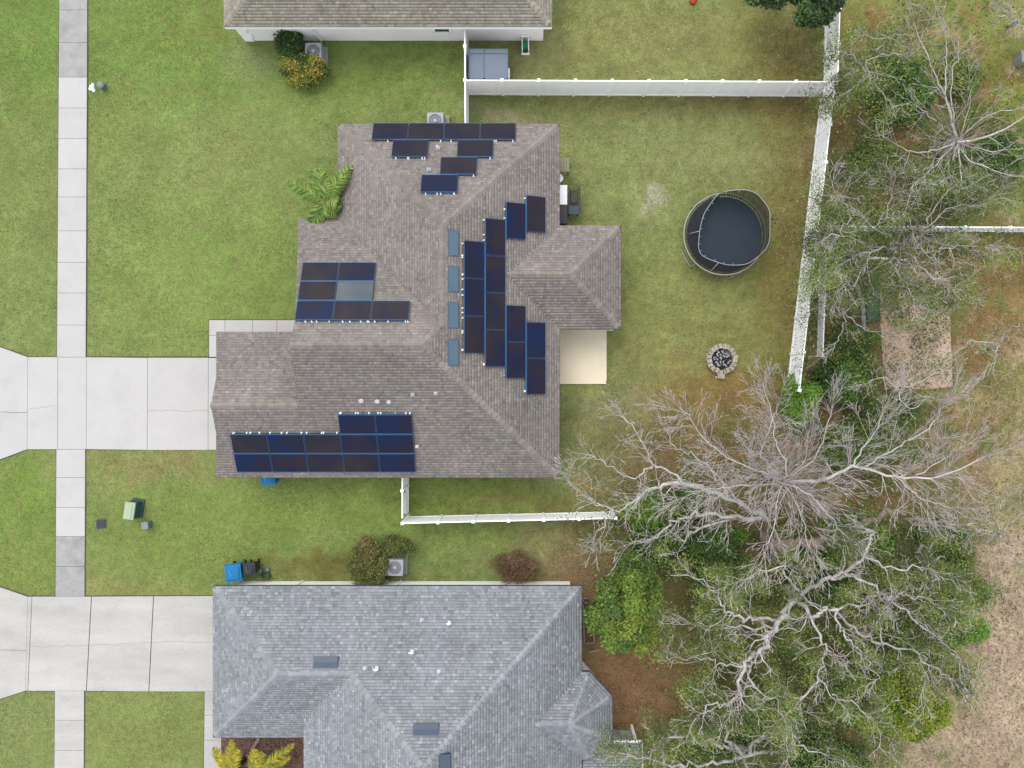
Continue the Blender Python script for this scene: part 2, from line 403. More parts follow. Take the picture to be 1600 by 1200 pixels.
def soil(x, y):
    x = np.asarray(x, float); y = np.asarray(y, float)
    px = x * FPX / CAM_H + NX; py = NY - y * FPX / CAM_H
    # ragged edges between patches
    wx = px + 46 * (vnoise(x, y, 1.6, 1) - .5) + 26 * (vnoise(x, y, .5, 2) - .5)
    wy = py + 46 * (vnoise(x, y, 1.6, 3) - .5) + 26 * (vnoise(x, y, .5, 4) - .5)
    acc = np.ones(px.shape + (1,)) * np.array(lin(BASE)); sw = np.ones(px.shape)
    for cx, cy, rx, ry, c, a in BLOBS:
        w = a * np.exp(-(((wx - cx) / rx) ** 2 + ((wy - cy) / ry) ** 2))
        acc = acc + w[..., None] * np.array(lin(c)); sw = sw + w
    # rough ground beyond the fence: green, ochre and pale sand in one mottle
    wild = 1 / (1 + np.exp(-(px - 1265 - 60 * (py > 560) * -1) / 25.)) * .75 * (1 - np.exp(-((px - 1575) / 95) ** 2 - ((py - 1030) / 230) ** 2))
    m1 = vnoise(x + 90, y, .9, 21) * .6 + vnoise(x, y, .33, 22) * .4
    m2 = vnoise(x + 40, y + 9, .7, 23) * .55 + vnoise(x, y, .25, 24) * .45
    out = acc / sw[..., None]
    g_ = (wild * np.clip((m1 - .50) * 5, 0, 1) * .75)[..., None]; out = out * (1 - g_) + np.array(lin((104, 126, 60))) * g_
    m3 = vnoise(x + 7, y + 77, 1.1, 25) * .6 + vnoise(x, y + 5, .3, 26) * .4
    g_ = (wild * np.clip((m3 - .52) * 5, 0, 1) * .7)[..., None]; out = out * (1 - g_) + np.array(lin((152, 106, 76))) * g_
    g_ = (wild * np.clip((m2 - .54) * 5, 0, 1) * .8)[..., None]; out = out * (1 - g_) + np.array(lin((200, 174, 148))) * g_
    # faint mottle of the lawn itself
    lf = np.where(px < 560, .48, .9); mm = 1 + lf * .24 * (vnoise(x, y, .8, 31) - .5) + lf * .34 * (vnoise(x, y, .26, 32) - .5)
    return out * mm[..., None] * 1.16 / K

def axis(lo, hi, step, far):
    core = np.arange(lo, hi + step / 2, step)
    ext = np.array([3, 8, 20, 50, 120, 300, far])
    return np.concatenate([lo - ext[::-1], core, hi + ext])
gx = axis(-31, 29, .2, 600); gy = axis(-23, 23, .2, 600)
X, Y = np.meshgrid(gx, gy)
Z = np.where((np.abs(X) < 31) & (np.abs(Y) < 24), -.025 * vnoise(X, Y, 2.2, 9), 0.0)
me = np_mesh('ground', np.stack([X.ravel(), Y.ravel(), Z.ravel()], 1),
             (np.arange(len(gy) - 1)[:, None] * len(gx) + np.arange(len(gx) - 1)[None, :]).ravel()[:, None] + np.array([0, 1, len(gx) + 1, len(gx)])[None, :], M['ground'])
a = me.attributes.new('soil', 'FLOAT_COLOR', 'POINT')
cc = np.ones((X.size, 4), dtype=np.float32); cc[:, :3] = soil(np.where(X > 40, 40 - X * .3, X), Y).reshape(-1, 3)
a.data.foreach_set('color', cc.ravel())
ground = tagset(link('ground', me), 'lawn, sandy patches and leaf litter around the three houses', kind='structure')

# ------------------------------------------------------------------ paving
def inset(xy, g):
    c = Vector((sum(p[0] for p in xy) / len(xy), sum(p[1] for p in xy) / len(xy)))
    n = len(xy); out = []
    ar = sum(xy[i][0] * xy[(i + 1) % n][1] - xy[(i + 1) % n][0] * xy[i][1] for i in range(n))
    sg = 1 if ar > 0 else -1
    for i in range(n):
        p0 = Vector(xy[i - 1]); p1 = Vector(xy[i]); p2 = Vector(xy[(i + 1) % n])
        d1 = (p1 - p0).normalized(); d2 = (p2 - p1).normalized()
        n1 = Vector((-d1.y, d1.x)) * sg; n2 = Vector((-d2.y, d2.x)) * sg
        k = 1 + n1.dot(n2)
        out.append(tuple(p1 + (n1 + n2) * (g / max(k, .3))))
    return out
def slab(pxpoly, material, parent, gap=.009, top=.035):
    xy = [tuple(W(x, y, 0).xy) for x, y in pxpoly]
    b = B(); xy = inset(xy, gap)
    b.prism(xy, -.06, top)
    # worn arris: a slightly lower rim inside the joint
    return b.build('slab', material, parent)
def bed(name, label, pxpolys):
    b = B()
    for pp in pxpolys:
        b.prism(inset([tuple(W(x, y, 0).xy) for x, y in pp], -.035), -.1, .008)  # rim beyond the slabs: dark strip standing in for the trimmed turf's shadow
    return b.build(name, M['joint'], None, label=label, kind='structure')
SWL = lambda y: 93 + (85.5 - 93) * y / 1200
SWR = lambda y: 137 + (131.5 - 137) * y / 1200
sw_j = [-180, -130, -82, -33, 16, 67, 121, 169, 217, 264, 308, 361, 410, 458, 508, 558]
sw_k = [702, 746, 793, 838, 885, 932]
sw_l = [1079, 1125, 1172, 1220, 1268, 1316, 1364]
q = lambda y0, y1: [(SWL(y0), y0), (SWR(y0), y0), (SWR(y1), y1), (SWL(y1), y1)]
sidewalk = bed('sidewalk', 'straight concrete sidewalk crossing both driveways', [q(sw_j[0], 558), q(702, 932), q(1079, 1364)])
for jl in (sw_j, sw_k, sw_l):
    for y0, y1 in zip(jl[:-1], jl[1:]):
        mm = M['concrete_old'] if (y1 <= 121 or (838 <= y0 < 932)) else (M['concrete_worn'] if y0 >= 1079 else M['concrete_new'])
        slab(q(y0, y1), mm, sidewalk)
def cracked(x0t, x0b, x1t, x1b, yt, yb, crk, material, parent, jw=.3):
    """a slab split in two by a meandering crack"""
    n = 9; xs = []; ya = []
    x0t += jw; x0b += jw; x1t -= jw; x1b -= jw
    for i in range(n + 1):
        t = i / n
        cy = crk[0] + (crk[1] - crk[0]) * t + (random.uniform(-2.0, 2.0) if 0 < i < n else 0)
        f = (cy - yt[0]) / (yb[0] - yt[0])
        xl = x0t + (x0b - x0t) * f; xr = x1t + (x1b - x1t) * f
        xs.append(xl + (xr - xl) * t); ya.append(cy)
    up = [(x0t, yt[0]), (x1t, yt[1])] + [(xs[i], ya[i] - .10) for i in range(n, -1, -1)]
    dn = [(xs[i], ya[i] + .10) for i in range(n + 1)] + [(x1b, yb[1]), (x0b, yb[0])]
    slab(up, material, parent, .002); slab(dn, material, parent, .002)
drive1 = bed('driveway', 'broad pale concrete driveway of the house with solar panels',
             [[(-60, 520), (0, 542), (45, 558), (352, 558), (352, 702), (43, 702), (0, 718), (-60, 740)]])
cn = M['concrete_new']
up = [(-60, 520), (0, 542), (44, 558), (43.5, 644)] + [(22, 644.6), (8, 643.4), (-60, 645)]
dn = [(-60, 645.3), (8, 643.7), (22, 644.9), (43.5, 644.3), (43, 702), (0, 718), (-60, 740)]
slab(up, cn, drive1, .006); slab(dn, cn, drive1, .006)
cracked(44, 43, 91, 90.5, (558, 558), (702, 702), (640, 634), cn, drive1)
slab([(91, 558), (136, 558), (135.5, 702), (90.5, 702)], cn, drive1)
slab([(136, 558), (231, 559), (230.5, 703), (135.5, 702)], cn, drive1)
cracked(231, 230.5, 326, 325.5, (559, 559), (703, 703), (643, 642), cn, drive1)
slab([(326, 559), (352, 559), (352, 703), (325.5, 703)], cn, drive1)
walk1 = bed('front_walk', 'narrow concrete walk around the garage corner to the front door', [[(327, 500), (470, 500), (470, 522), (352, 522), (352, 559), (327, 559)]])
for pp in ([(327, 500), (352, 500), (352, 524), (327, 524)], [(327, 524), (352, 524), (352, 558), (327, 558)],
           [(352, 500), (395, 500), (395, 522), (352, 522)], [(395, 500), (433, 500), (433, 522), (395, 522)], [(433, 500), (470, 500), (470, 522), (433, 522)]):
    slab(pp, cn, walk1, .01)
cw = M['concrete_worn']
drive2 = bed('driveway', 'streaky worn concrete driveway of the grey-roofed house',
             [[(-60, 896), (0, 917), (44, 932), (352, 931), (352, 1080), (40, 1079), (0, 1092), (-60, 1112)]])
slab([(-60, 896), (0, 917), (43.5, 932), (42, 1016), (30, 1015.4), (-60, 1014)], cw, drive2, .006)
slab([(-60, 1014.3), (30, 1015.7), (42, 1016.3), (40.5, 1079), (0, 1092), (-60, 1112)], cw, drive2, .006)
slab([(43.5, 932), (50.5, 932), (44, 1079), (40.5, 1079)], cw, drive2)
cracked(50.5, 44, 143.5, 135.5, (932, 932), (1079, 1079), (1009.5, 1008.5), cw, drive2, .55)
cracked(143.5, 135.5, 240.5, 233, (932, 931.5), (1079, 1080), (1009, 1004), cw, drive2, .6)
cracked(240.5, 233, 352, 352, (931.5, 931), (1080, 1080), (1003, 1004), cw, drive2, .6)
walk2 = bed('front_walk', 'concrete walk running down along the grey-roofed garage', [[(320, 1080), (346, 1080), (346, 1300), (318, 1300)]])
for y0, y1 in ((1080, 1117), (1117, 1156), (1156, 1200), (1200, 1250), (1250, 1300)):
    slab([(320 - (y0 - 1080) * .01, y0), (346, y0), (346, y1), (320 - (y1 - 1080) * .01, y1)], cw, walk2, .01)
b = B(); b.prism([(-38.5, -60), (-31.2, -60), (-31.2, 60), (-38.5, 60)], -.1, .004)
b.build('road', M['asphalt'], None, label='asphalt street at the ends of the driveways', kind='structure')
b = B(); b.prism([(-31.18, -60), (-30.8, -60), (-30.8, 60), (-31.18, 60)], -.1, .05)
b.build('kerb', M['concrete_old'], None, label='low rolled concrete kerb along the street', kind='structure')
b = B(); b.prism([tuple(W(x, y).xy) for x, y in ((868, 514), (947.5, 516), (947.5, 600), (868, 600))], -.1, .09)
patio = b.build('patio', M['patio'], None, label='square beige concrete patio slab at the back corner of the brown roof', kind='structure')
b = B(); b.prism([tuple(W(x, y).xy) for x, y in ((338, 1150), (480, 1150), (480, 1300), (346, 1300), (346, 1158))], -.1, .02)
b.build('mulch_bed', M['mulch'], None, label='brown mulch bed in the front corner of the grey-roofed house', kind='structure')
b = B(); b.prism([tuple(W(x, y).xy) for x, y in ((1372, 432), (1400, 424), (1450, 426), (1486, 419), (1484, 500), (1488, 604), (1440, 609), (1400, 604), (1382, 610), (1376, 520))], -.1, .03)
b.build('dirt_pad', M['dirt'], None, label='raised pinkish bare dirt pad in the lot beyond the white fence', kind='structure')
b = B(); b.prism([tuple(W(x, y).xy) for x, y in ((950, 1138), (986, 1141), (989, 1172), (950, 1172))], -.1, .1)
b.build('porch_slab', M['concrete_old'], None, label='small grey concrete slab at the back of the grey-roofed house', kind='structure')

# ------------------------------------------------------------------ roofs and houses
S = 5 / 12
Zv = Vector((0, 0, 1))
def shingle_rows(poly, out, rng, expo=.145, wmin=.09, wmax=.22, lo=.84, hi=1.16, hue=.03, pop=1.0):
    poly = [Vector(p) for p in poly]
    n = Vector((0, 0, 0))
    for i in range(len(poly)):
        a_, b_ = poly[i], poly[(i + 1) % len(poly)]
        n += Vector(((a_.y - b_.y) * (a_.z + b_.z), (a_.z - b_.z) * (a_.x + b_.x), (a_.x - b_.x) * (a_.y + b_.y)))
    n.normalize()
    if n.z < 0: n = -n
    v = (Zv - n * n.z).normalized(); u = v.cross(n)
    P0 = poly[0]
    q2 = [((p - P0).dot(u), (p - P0).dot(v)) for p in poly]
    v0 = min(b_ for a_, b_ in q2); vmax = max(b_ for a_, b_ in q2)
    V, F, T = out
    row = 0
    while v0 < vmax - .01:
        v1 = min(v0 + expo, vmax); vm = (v0 + v1) / 2
        ed = []
        for i in range(len(q2)):
            (ua, va), (ub, vb) = q2[i], q2[(i + 1) % len(q2)]
            if (va - vm) * (vb - vm) < 0:
                f = lambda t, ua=ua, va=va, ub=ub, vb=vb: ua + (ub - ua) * min(1, max(0, (t - va) / (vb - va)))
                ed.append((f(vm), f))
        ed.sort(key=lambda e: e[0])
        rowt = rng.uniform(.95, 1.05)
        for k in range(0, len(ed) - 1, 2):
            fl, fr = ed[k][1], ed[k + 1][1]
            l0, l1, r0, r1 = fl(v0), fl(v1), fr(v0), fr(v1)
            x = min(l0, l1) - rng.uniform(0, .25); end = max(r0, r1)
            while x < end:
                w = rng.uniform(wmin, wmax); x2 = x + w
                a0, a1, b0, b1 = max(x, l0), max(x, l1), min(x2, r0), min(x2, r1)
                x = x2
                if b0 - a0 < .01 and b1 - a1 < .01: continue
                b0 = max(b0, a0 + .001); b1 = max(b1, a1 + .001)
                h = rng.uniform(.02, .034); g = .004
                tt = rng.uniform(lo, hi) * rowt
                if rng.random() < .13: tt *= 1.16 * pop
                if rng.random() < .10: tt *= .84
                hr = rng.uniform(-hue, hue)
                wx_ = P0.x + u.x * x + v.x * v0; wy_ = P0.y + u.y * x + v.y * v0
                h1 = hue * 1.3 * (sin(wx_ * 1.9 + 2.1 * sin(wy_ * 1.3)) + sin(wy_ * 2.3 + 1.7 * sin(wx_ * .9))) * .5
                h2 = hue * 1.2 * sin(wx_ * 1.1 + 3.3 * sin(wy_ * .7 + 1))
                c = (tt * (1 + hr + h1), tt * (1 + h2 - .4 * h1), tt * (1 - hr)); cd = tuple(k_ * .70 for k_ in c); ce = tuple(k_ * .45 for k_ in c)  # printed upper band and asphalt edge, darkened to stand in for course shade
                vb_ = v0 - .008; vs_ = v0 + (v1 - v0) * .80
                f_ = (vs_ - v0) / max(1e-6, v1 - v0)
                am, bm = a0 + (a1 - a0) * f_, b0 + (b1 - b0) * f_
                hm = h + (g - h) * f_
                o = len(V)
                for (uu, vv, hh) in ((a0 + .004, vb_, -.01), (b0 - .004, vb_, -.01), (a0 + .004, vb_, h), (b0 - .004, vb_, h), (am + .002, vs_, hm), (bm - .002, vs_, hm), (a1, v1, g), (b1, v1, g)):
                    p = P0 + u * uu + v * vv + n * hh
                    V.append((p.x, p.y, p.z))
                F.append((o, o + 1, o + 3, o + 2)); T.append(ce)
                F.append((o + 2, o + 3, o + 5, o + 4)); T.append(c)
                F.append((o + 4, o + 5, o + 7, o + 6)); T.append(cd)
        v0 = v1; row += 1

def plane_pts(xy, zf): return [Vector((x, y, zf(x, y))) for x, y in xy]

def build_roof(house, polys, ridges, shingle_mat, seed, capw=.30, captint=(1.08, 1.08, 1.06), fascia=None, hue=.012, fmat=None):
    rng = random.Random(seed)
    off = rootloc(house)
    b = B()
    for p in polys:
        n = len(p)
        lo_ = [v_ - Vector((0, 0, .14)) for v_ in p]
        up_ = [v_ - Vector((0, 0, .012)) for v_ in p]
        b.add(up_ + lo_, [list(range(n)), list(range(n, 2 * n))[::-1]] + [(i, n + i, n + (i + 1) % n, (i + 1) % n) for i in range(n)])
    roof = b.build('roof', M['deck'], house)
    V, F, T = [], [], []
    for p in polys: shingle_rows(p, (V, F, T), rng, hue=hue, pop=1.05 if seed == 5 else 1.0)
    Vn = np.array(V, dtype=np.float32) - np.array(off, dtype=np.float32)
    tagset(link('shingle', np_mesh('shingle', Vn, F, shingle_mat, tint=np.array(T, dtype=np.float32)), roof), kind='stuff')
    # folded cap shingles along hips and ridges, each one a piece
    caps = []
    for a_, c_ in ridges:
        a_ = Vector(a_); c_ = Vector(c_)
        L = (c_ - a_).length; d = (c_ - a_) / L
        if abs(d.z) > .05: a_ = a_ + d * .20; L -= .20
        nn = max(1, int(L / .27))
        side = d.cross(Zv).normalized()
        hip = abs(d.z) > .05
        drop = capw * (.30 if hip else .40)
        for i in range(nn):
            p = a_ + d * (L * (i + .5) / nn); l2 = L / nn * .58
            jit = rng.uniform(-.01, .01)
            tt = rng.uniform(.86, 1.16)
            bb = B()
            pts = []
            for s_, lift in ((-1, .082), (1, .044)):
                for w_, dz in ((-1, -drop), (0, 0), (1, -drop)):
                    pts.append(p + d * (l2 * s_) + side * (w_ * capw / 2 + jit) + Vector((0, 0, lift + dz)))
            low = [q_ - Vector((0, 0, .05)) for q_ in pts]
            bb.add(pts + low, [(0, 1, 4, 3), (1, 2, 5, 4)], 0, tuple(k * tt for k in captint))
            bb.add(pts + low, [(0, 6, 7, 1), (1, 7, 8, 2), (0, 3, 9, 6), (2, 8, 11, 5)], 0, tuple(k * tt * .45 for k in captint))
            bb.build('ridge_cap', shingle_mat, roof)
    if fascia:
        b = B()
        for a_, c_ in fascia:
            a_ = Vector(a_); c_ = Vector(c_)
            b.bar(a_ - Vector((0, 0, .09)), c_ - Vector((0, 0, .09)), .04, .19)
        b.build('fascia', fmat or M['drip_edge'], house)
    return roof

def hit(px, py, zf):
    z = 3.0
    for _ in range(30):
        p = W(px, py, z); z = zf(p.x, p.y)
    return W(px, py, z)

# --- house with solar panels
xe, yN, xw, yS, yWn = 1.42, 13.08, -9.73, -4.70, 8.31
rx_, hf = (xe + xw) / 2, (xe - xw) / 2
ryN = yN - hf; ryV = yWn - hf
wr = (yWn + yS) / 2; hfw = (yWn - yS) / 2
hx = xe - hfw
gN = 2.61; gr = (gN + yS) / 2
lN, lS, lE = 7.96, 2.77, 4.51
lr = (lN + lS) / 2; lh = (lN - lS) / 2
zN = lambda x, y: 2.5 + S * (yN - y)
zW = lambda x, y: 2.5 + S * (x - xw)
zWN = lambda x, y: 2.5 + S * (yWn - y)
zE = lambda x, y: 2.5 + S * (xe - x)
zS = lambda x, y: 2.5 + S * (y - yS)
zG = lambda x, y: 2.5 + S * (gN - y)
zLN = lambda x, y: 2.5 + S * (lN - y)
zLS = lambda x, y: 2.5 + S * (y - lS)
zLE = lambda x, y: 2.5 + S * (lE - x)
P = [plane_pts([(xw, yN), (xe, yN), (rx_, ryN)], zN),
     plane_pts([(xw, yN), (rx_, ryN), (rx_, ryV), (xw, yWn)], zW),
     plane_pts([(xw, yWn), (rx_, ryV), (hx, wr), (-11.25, wr), (-11.14, 3.15), (-11.72, yWn)], zWN),
     plane_pts([(xe, yN), (rx_, ryN), (rx_, ryV), (hx, wr), (xe, yS), (xe, lS), (xe - lh, lr), (xe, lN)], zE),
     plane_pts([(xe, yS), (hx, wr), (-11.25, wr), (-11.2, gr), (-15.43, gr), (-15.43, yS + 2.304), (-15.85, yS)], zS),
     plane_pts([(-11.05, gr), (-15.43, gr), (-15.43, gN - 2.304), (-15.85, gN), (-11.05, gN)], zG),
     plane_pts([(lE, lN), (lE - lh, lr), (xe - lh, lr), (xe, lN)], zLN),
     plane_pts([(xe, lS), (xe - lh, lr), (lE - lh, lr), (lE, lS)], zLS),
     plane_pts([(lE, lS), (lE - lh, lr), (lE, lN)], zLE)]
house1 = thing('house', 'house under a brown shingle roof covered with dark solar panels', 'house', (-5, 4, 0))
zr = 2.5 + S * hf; zw_ = 2.5 + S * hfw; zl = 2.5 + S * lh; zg = 2.5 + S * (gN - gr)
R1 = [((xw, yN, 2.5), (rx_, ryN, zr)), ((xe, yN, 2.5), (rx_, ryN, zr)), ((rx_, ryN, zr), (rx_, ryV, zr)), ((rx_, ryV, zr), (hx, wr, zw_)),
      ((xe, yS, 2.5), (hx, wr, zw_)), ((-11.22, wr, zw_), (hx, wr, zw_)), ((-15.43, gr, zg), (-11.25, gr, zg)),
      ((lE, lN, 2.5), (lE - lh, lr, zl)), ((lE, lS, 2.5), (lE - lh, lr, zl)), ((xe - lh, lr, zl), (lE - lh, lr, zl))]
E3 = lambda *pts: [((a_[0], a_[1], 2.5), (b_[0], b_[1], 2.5)) for a_, b_ in zip(pts[:-1], pts[1:])]
F1 = E3((xw, yN), (xe, yN), (xe, lN), (lE, lN), (lE, lS), (xe, lS), (xe, yS), (-15.85, yS)) + E3((-15.85, gN), (-11.05, gN)) + E3((-11.72, yWn), (xw, yWn), (xw, yN))
roof1 = build_roof(house1, P, R1, M['shingle_brown'], 3, capw=.32, captint=(1.0, .99, .96), fascia=F1)
def walls(house, polys, material, z1=2.42):
    b = B()
    for pp in polys: b.prism(pp, -.05, z1)
    return b.build('wall', material, house)
o_ = .5
walls(house1, [[(xw + o_, yN - o_), (xe - o_, yN - o_), (xe - o_, yS + o_), (-15.2, yS + o_), (-15.2, gN - o_), (-10.9, gN - o_), (-10.9, yWn - o_), (xw + o_, yWn - o_)]], M['stucco_tan'])
b = B()
b.add([(-15.2, yS + o_, 2.43), (-15.2, gN - o_, 2.43), (-15.2, gr, zg - .25), (-15.05, yS + o_, 2.43), (-15.05, gN - o_, 2.43), (-15.05, gr, zg - .25)], [(0, 2, 1), (3, 4, 5), (0, 1, 4, 3), (1, 2, 5, 4), (2, 0, 3, 5)])
b.add([(-10.9, gr, 2.43), (-10.9, yWn - o_, 2.43), (-10.9, wr, zw_ - .25), (-10.75, gr, 2.43), (-10.75, yWn - o_, 2.43), (-10.75, wr, zw_ - .25)], [(0, 2, 1), (3, 4, 5), (0, 1, 4, 3), (1, 2, 5, 4), (2, 0, 3, 5)])
b.build('gable_wall', M['stucco_tan'], house1)
b = B(); b.box((-15.24, gr, 1.05), (.06, 4.9, 2.1))
for k in range(3): b.box((-15.275, gr, .55 + .52 * k), (.012, 4.8, .03))
b.build('garage_door', M['white_trim'], house1)
for x_, y_ in ((lE - .3, lN - .3), (lE - .3, lS + .3), (lE - .3, lr)):
    b = B(); b.box((x_, y_, 1.18), (.2, .2, 2.4)); b.build('lanai_post', M['stucco_tan'], house1)
b = B(); b.prism([(xe - o_, lS + .1), (lE - .1, lS + .1), (lE - .1, lN - .1), (xe - o_, lN - .1)], -.05, .085)
b.build('lanai_floor', M['patio'], house1)

# --- house with the grey roof
gx0, gy0, gy1 = -16.0, -10.18, -17.78
gh = (gy0 - gy1) / 2; gax, gry = gx0 + gh, (gy0 + gy1) / 2
xe2, xw2 = 2.54, -11.27
z2N = lambda x, y: 2.5 + S * (gy0 - y)
z2W = lambda x, y: 2.5 + S * (x - gx0)
z2S = lambda x, y: 2.5 + S * (y - gy1)
z2WW = lambda x, y: 3.0 + S * (x - xw2)
z2E = lambda x, y: 2.5 + S * (xe2 - x)
apx = (2.5 + S * xe2 - 3.0 + S * xw2) / (2 * S); apz = z2E(apx, 0); apy = gy0 - (apz - 2.5) / S
vx = xw2 + (2.5 + S * gh - 3.0) / S
YB = -25.0
bz = 3.47; bA = Vector((xe2 - (bz - 2.5) / S, -16.69, bz)); bB = Vector((1.88, -16.69, bz))
p1, p2, p3, p4 = Vector((2.95, -14.5, 2.5)), Vector((4.06, -15.69, 2.5)), Vector((4.09, -17.94, 2.5)), Vector((2.95, -18.88, 2.5))
d1, d2 = Vector((xe2, -14.5, 2.5)), Vector((xe2, -18.88, 2.5))
vyW = gy1 + (3.0 - 2.5) / S
P2 = [plane_pts([(gx0, gy0), (gax, gry), (gx0, gy1)], z2W),
      plane_pts([(gx0, gy1), (gax, gry), (vx, gry), (xw2, vyW), (-10.95, vyW), (-10.95, gy1)], z2S),
      plane_pts([(gx0, gy0), (xe2, gy0), (apx, apy), (vx, gry), (gax, gry)], z2N),
      plane_pts([(vx, gry), (apx, apy), (apx, YB), (xw2, YB), (xw2, vyW)], z2WW),
      plane_pts([(xe2, gy0), (apx, apy), (apx, YB), (xe2, YB), (xe2, d2.y), (bA.x, bA.y), (xe2, d1.y)], z2E),
      [bA, d1, p1, bB], [p1, p2, bB], [p2, p3, bB], [p3, p4, bB], [p4, d2, bA, bB],
      [Vector((2.6, -18.15, 2.2)), Vector((5.6, -18.15, 2.2)), Vector((5.6, YB, 3.9)), Vector((2.6, YB, 3.9))]]
house2 = thing('house', 'house under a light grey shingle roof at the bottom of the picture', 'house', (-6, -16, 0))
T3 = lambda x, y, z: (x, y, z)
R2 = [((gx0, gy0, 2.5), (gax, gry, z2N(0, gry))), ((gx0, gy1, 2.5), (gax, gry, z2N(0, gry))), ((gax, gry, z2N(0, gry)), (vx, gry, z2N(0, gry))),
      ((apx, apy, apz), (vx, gry, z2N(0, gry))), ((xe2, gy0, 2.5), (apx, apy, apz)), ((apx, apy, apz), (apx, YB, apz)),
      (tuple(p1), tuple(bB)), (tuple(p2), tuple(bB)), (tuple(p3), tuple(bB)), (tuple(p4), tuple(bB)), (tuple(bA), tuple(bB))]
F2 = E3((gx0, gy1), (gx0, gy0), (xe2, gy0), (xe2, d1.y)) + E3(*[tuple(p.xy) for p in (d1, p1, p2, p3, p4)]) + E3((gx0, gy1), (-10.95, gy1)) + [((xw2, vyW, 3.0), (xw2, YB, 3.0))]
roof2 = build_roof(house2, P2, R2, M['shingle_grey'], 5, capw=.33, captint=(1.05, 1.06, 1.05), fascia=F2, hue=.009, fmat=M['vent_slate'])
walls(house2, [[(gx0 + .5, gy0 - .45), (2.08, gy0 - .45), (2.02, YB), (xw2 + .5, YB), (xw2 + .5, gy1 + .5), (gx0 + .6, gy1 + .5)]], M['stucco_white'])
b = B(); b.prism([(1.9, -14.9), (2.75, -14.9), (3.6, -15.9), (3.6, -17.7), (2.75, -18.5), (1.9, -18.5)], -.05, 2.4)
b.build('bay_wall', M['stucco_white'], house2)
b = B(); b.bar((3.2, -18.13, 2.2), (5.65, -18.13, 2.2), .07, .12); b.bar((5.62, -18.15, 2.14), (5.62, YB, 3.84), .06, .12)
b.build('white_gutter', M['white_trim'], house2)
b = B(); b.box((5.4, -18.4, 1.1), (.14, .14, 2.2)); b.build('porch_post', M['white_trim'], house2)

# --- house at the top edge
tx0, tx1, ty0, ty1 = -15.46, 1.03, 17.97, 31.97
th = (ty1 - ty0) / 2; try_ = (ty0 + ty1) / 2; tz = 2.5 + S * th
P3 = [plane_pts([(tx0, ty0), (tx1, ty0), (tx1 - th, try_), (tx0 + th, try_)], lambda x, y: 2.5 + S * (y - ty0)),
      plane_pts([(tx0, ty0), (tx0 + th, try_), (tx0, ty1)], lambda x, y: 2.5 + S * (x - tx0)),
      plane_pts([(tx1, ty0), (tx1, ty1), (tx1 - th, try_)], lambda x, y: 2.5 + S * (tx1 - x)),
      plane_pts([(tx0, ty1), (tx1, ty1), (tx1 - th, try_), (tx0 + th, try_)], lambda x, y: 2.5 + S * (ty1 - y))]
house3 = thing('house', 'pale stucco house under a tan shingle roof at the top edge', 'house', (-7, 24, 0))
R3 = [((tx0, ty0, 2.5), (tx0 + th, try_, tz)), ((tx1, ty0, 2.5), (tx1 - th, try_, tz)), ((tx0, ty1, 2.5), (tx0 + th, try_, tz)), ((tx1, ty1, 2.5), (tx1 - th, try_, tz)), ((tx0 + th, try_, tz), (tx1 - th, try_, tz))]
F3 = E3((tx0, ty1), (tx0, ty0), (tx1, ty0), (tx1, ty1), (tx0, ty1))
roof3 = build_roof(house3, P3, R3, M['shingle_tan'], 8, capw=.32, captint=(1.0, 1.0, .97), fascia=F3, fmat=M['white_trim'])
wy3 = W(400, 63.5, 0).y
walls(house3, [[(W(386, 63, 0).x, wy3), (W(848.5, 63, 0).x, wy3), (W(848.5, 63, 0).x, ty1 - .6), (W(386, 63, 0).x, ty1 - .6)]], M['stucco_white'])
b = B()
xq = W(386, 63, 0).x
for k in range(6): b.box((xq + .16 + (.06 if k % 2 else 0), wy3 - .02, .2 + .4 * k), (.46 + (.12 if k % 2 else 0), .08, .37))
for k in range(6): b.box((xq - .02, wy3 + .3, .2 + .4 * k), (.08, .5, .37))
b.build('corner_quoin', M['white_trim'], house3)
def window(house, cx, y, cz, w, h):
    fr = B()
    for dx, dz, sx, sz in ((0, h / 2, w + .12, .1), (0, -h / 2, w + .12, .1), (-w / 2, 0, .1, h), (w / 2, 0, .1, h)):
        fr.box((cx + dx, y - .03, cz + dz), (sx, .09, sz))
    fo = fr.build('window_frame', M['white_trim'], house)
    g = B(); g.box((cx, y - .012, cz), (w, .03, h)); g.build('pane', M['glass'], fo)
    g = B(); g.box((cx, y - .035, cz), (w, .03, .05)); g.build('sash_bar', M['white_trim'], fo)
window(house3, W(689, 50, 1.6).x, wy3, 1.45, .85, .95)
window(house3, W(572, 50, 1.6).x, wy3, 1.75, .9, .5)
b = B(); b.tube([W(487, 45, 2.3) + Vector((0, 0, 0)), (W(492, 58, 1).x, wy3 - .06, 1.2), (W(494, 58, 1).x, wy3 - .06, .1)], .04, 6)
b.build('downspout', M['white_trim'], house3)
b = B()
b.bar((W(627, 912, 0).x, gy0 - .40, .05), (W(620, 912, 0).x, gy0 - .40, 2.2), .07, .06)
b.build('downspout', M['white_trim'], house2)
b = B(); b.bar((W(474, 912, 0).x, gy0 - .40, .05), (W(468, 912, 0).x, gy0 - .40, 2.2), .07, .06)
b.build('downspout', M['white_trim'], house2)

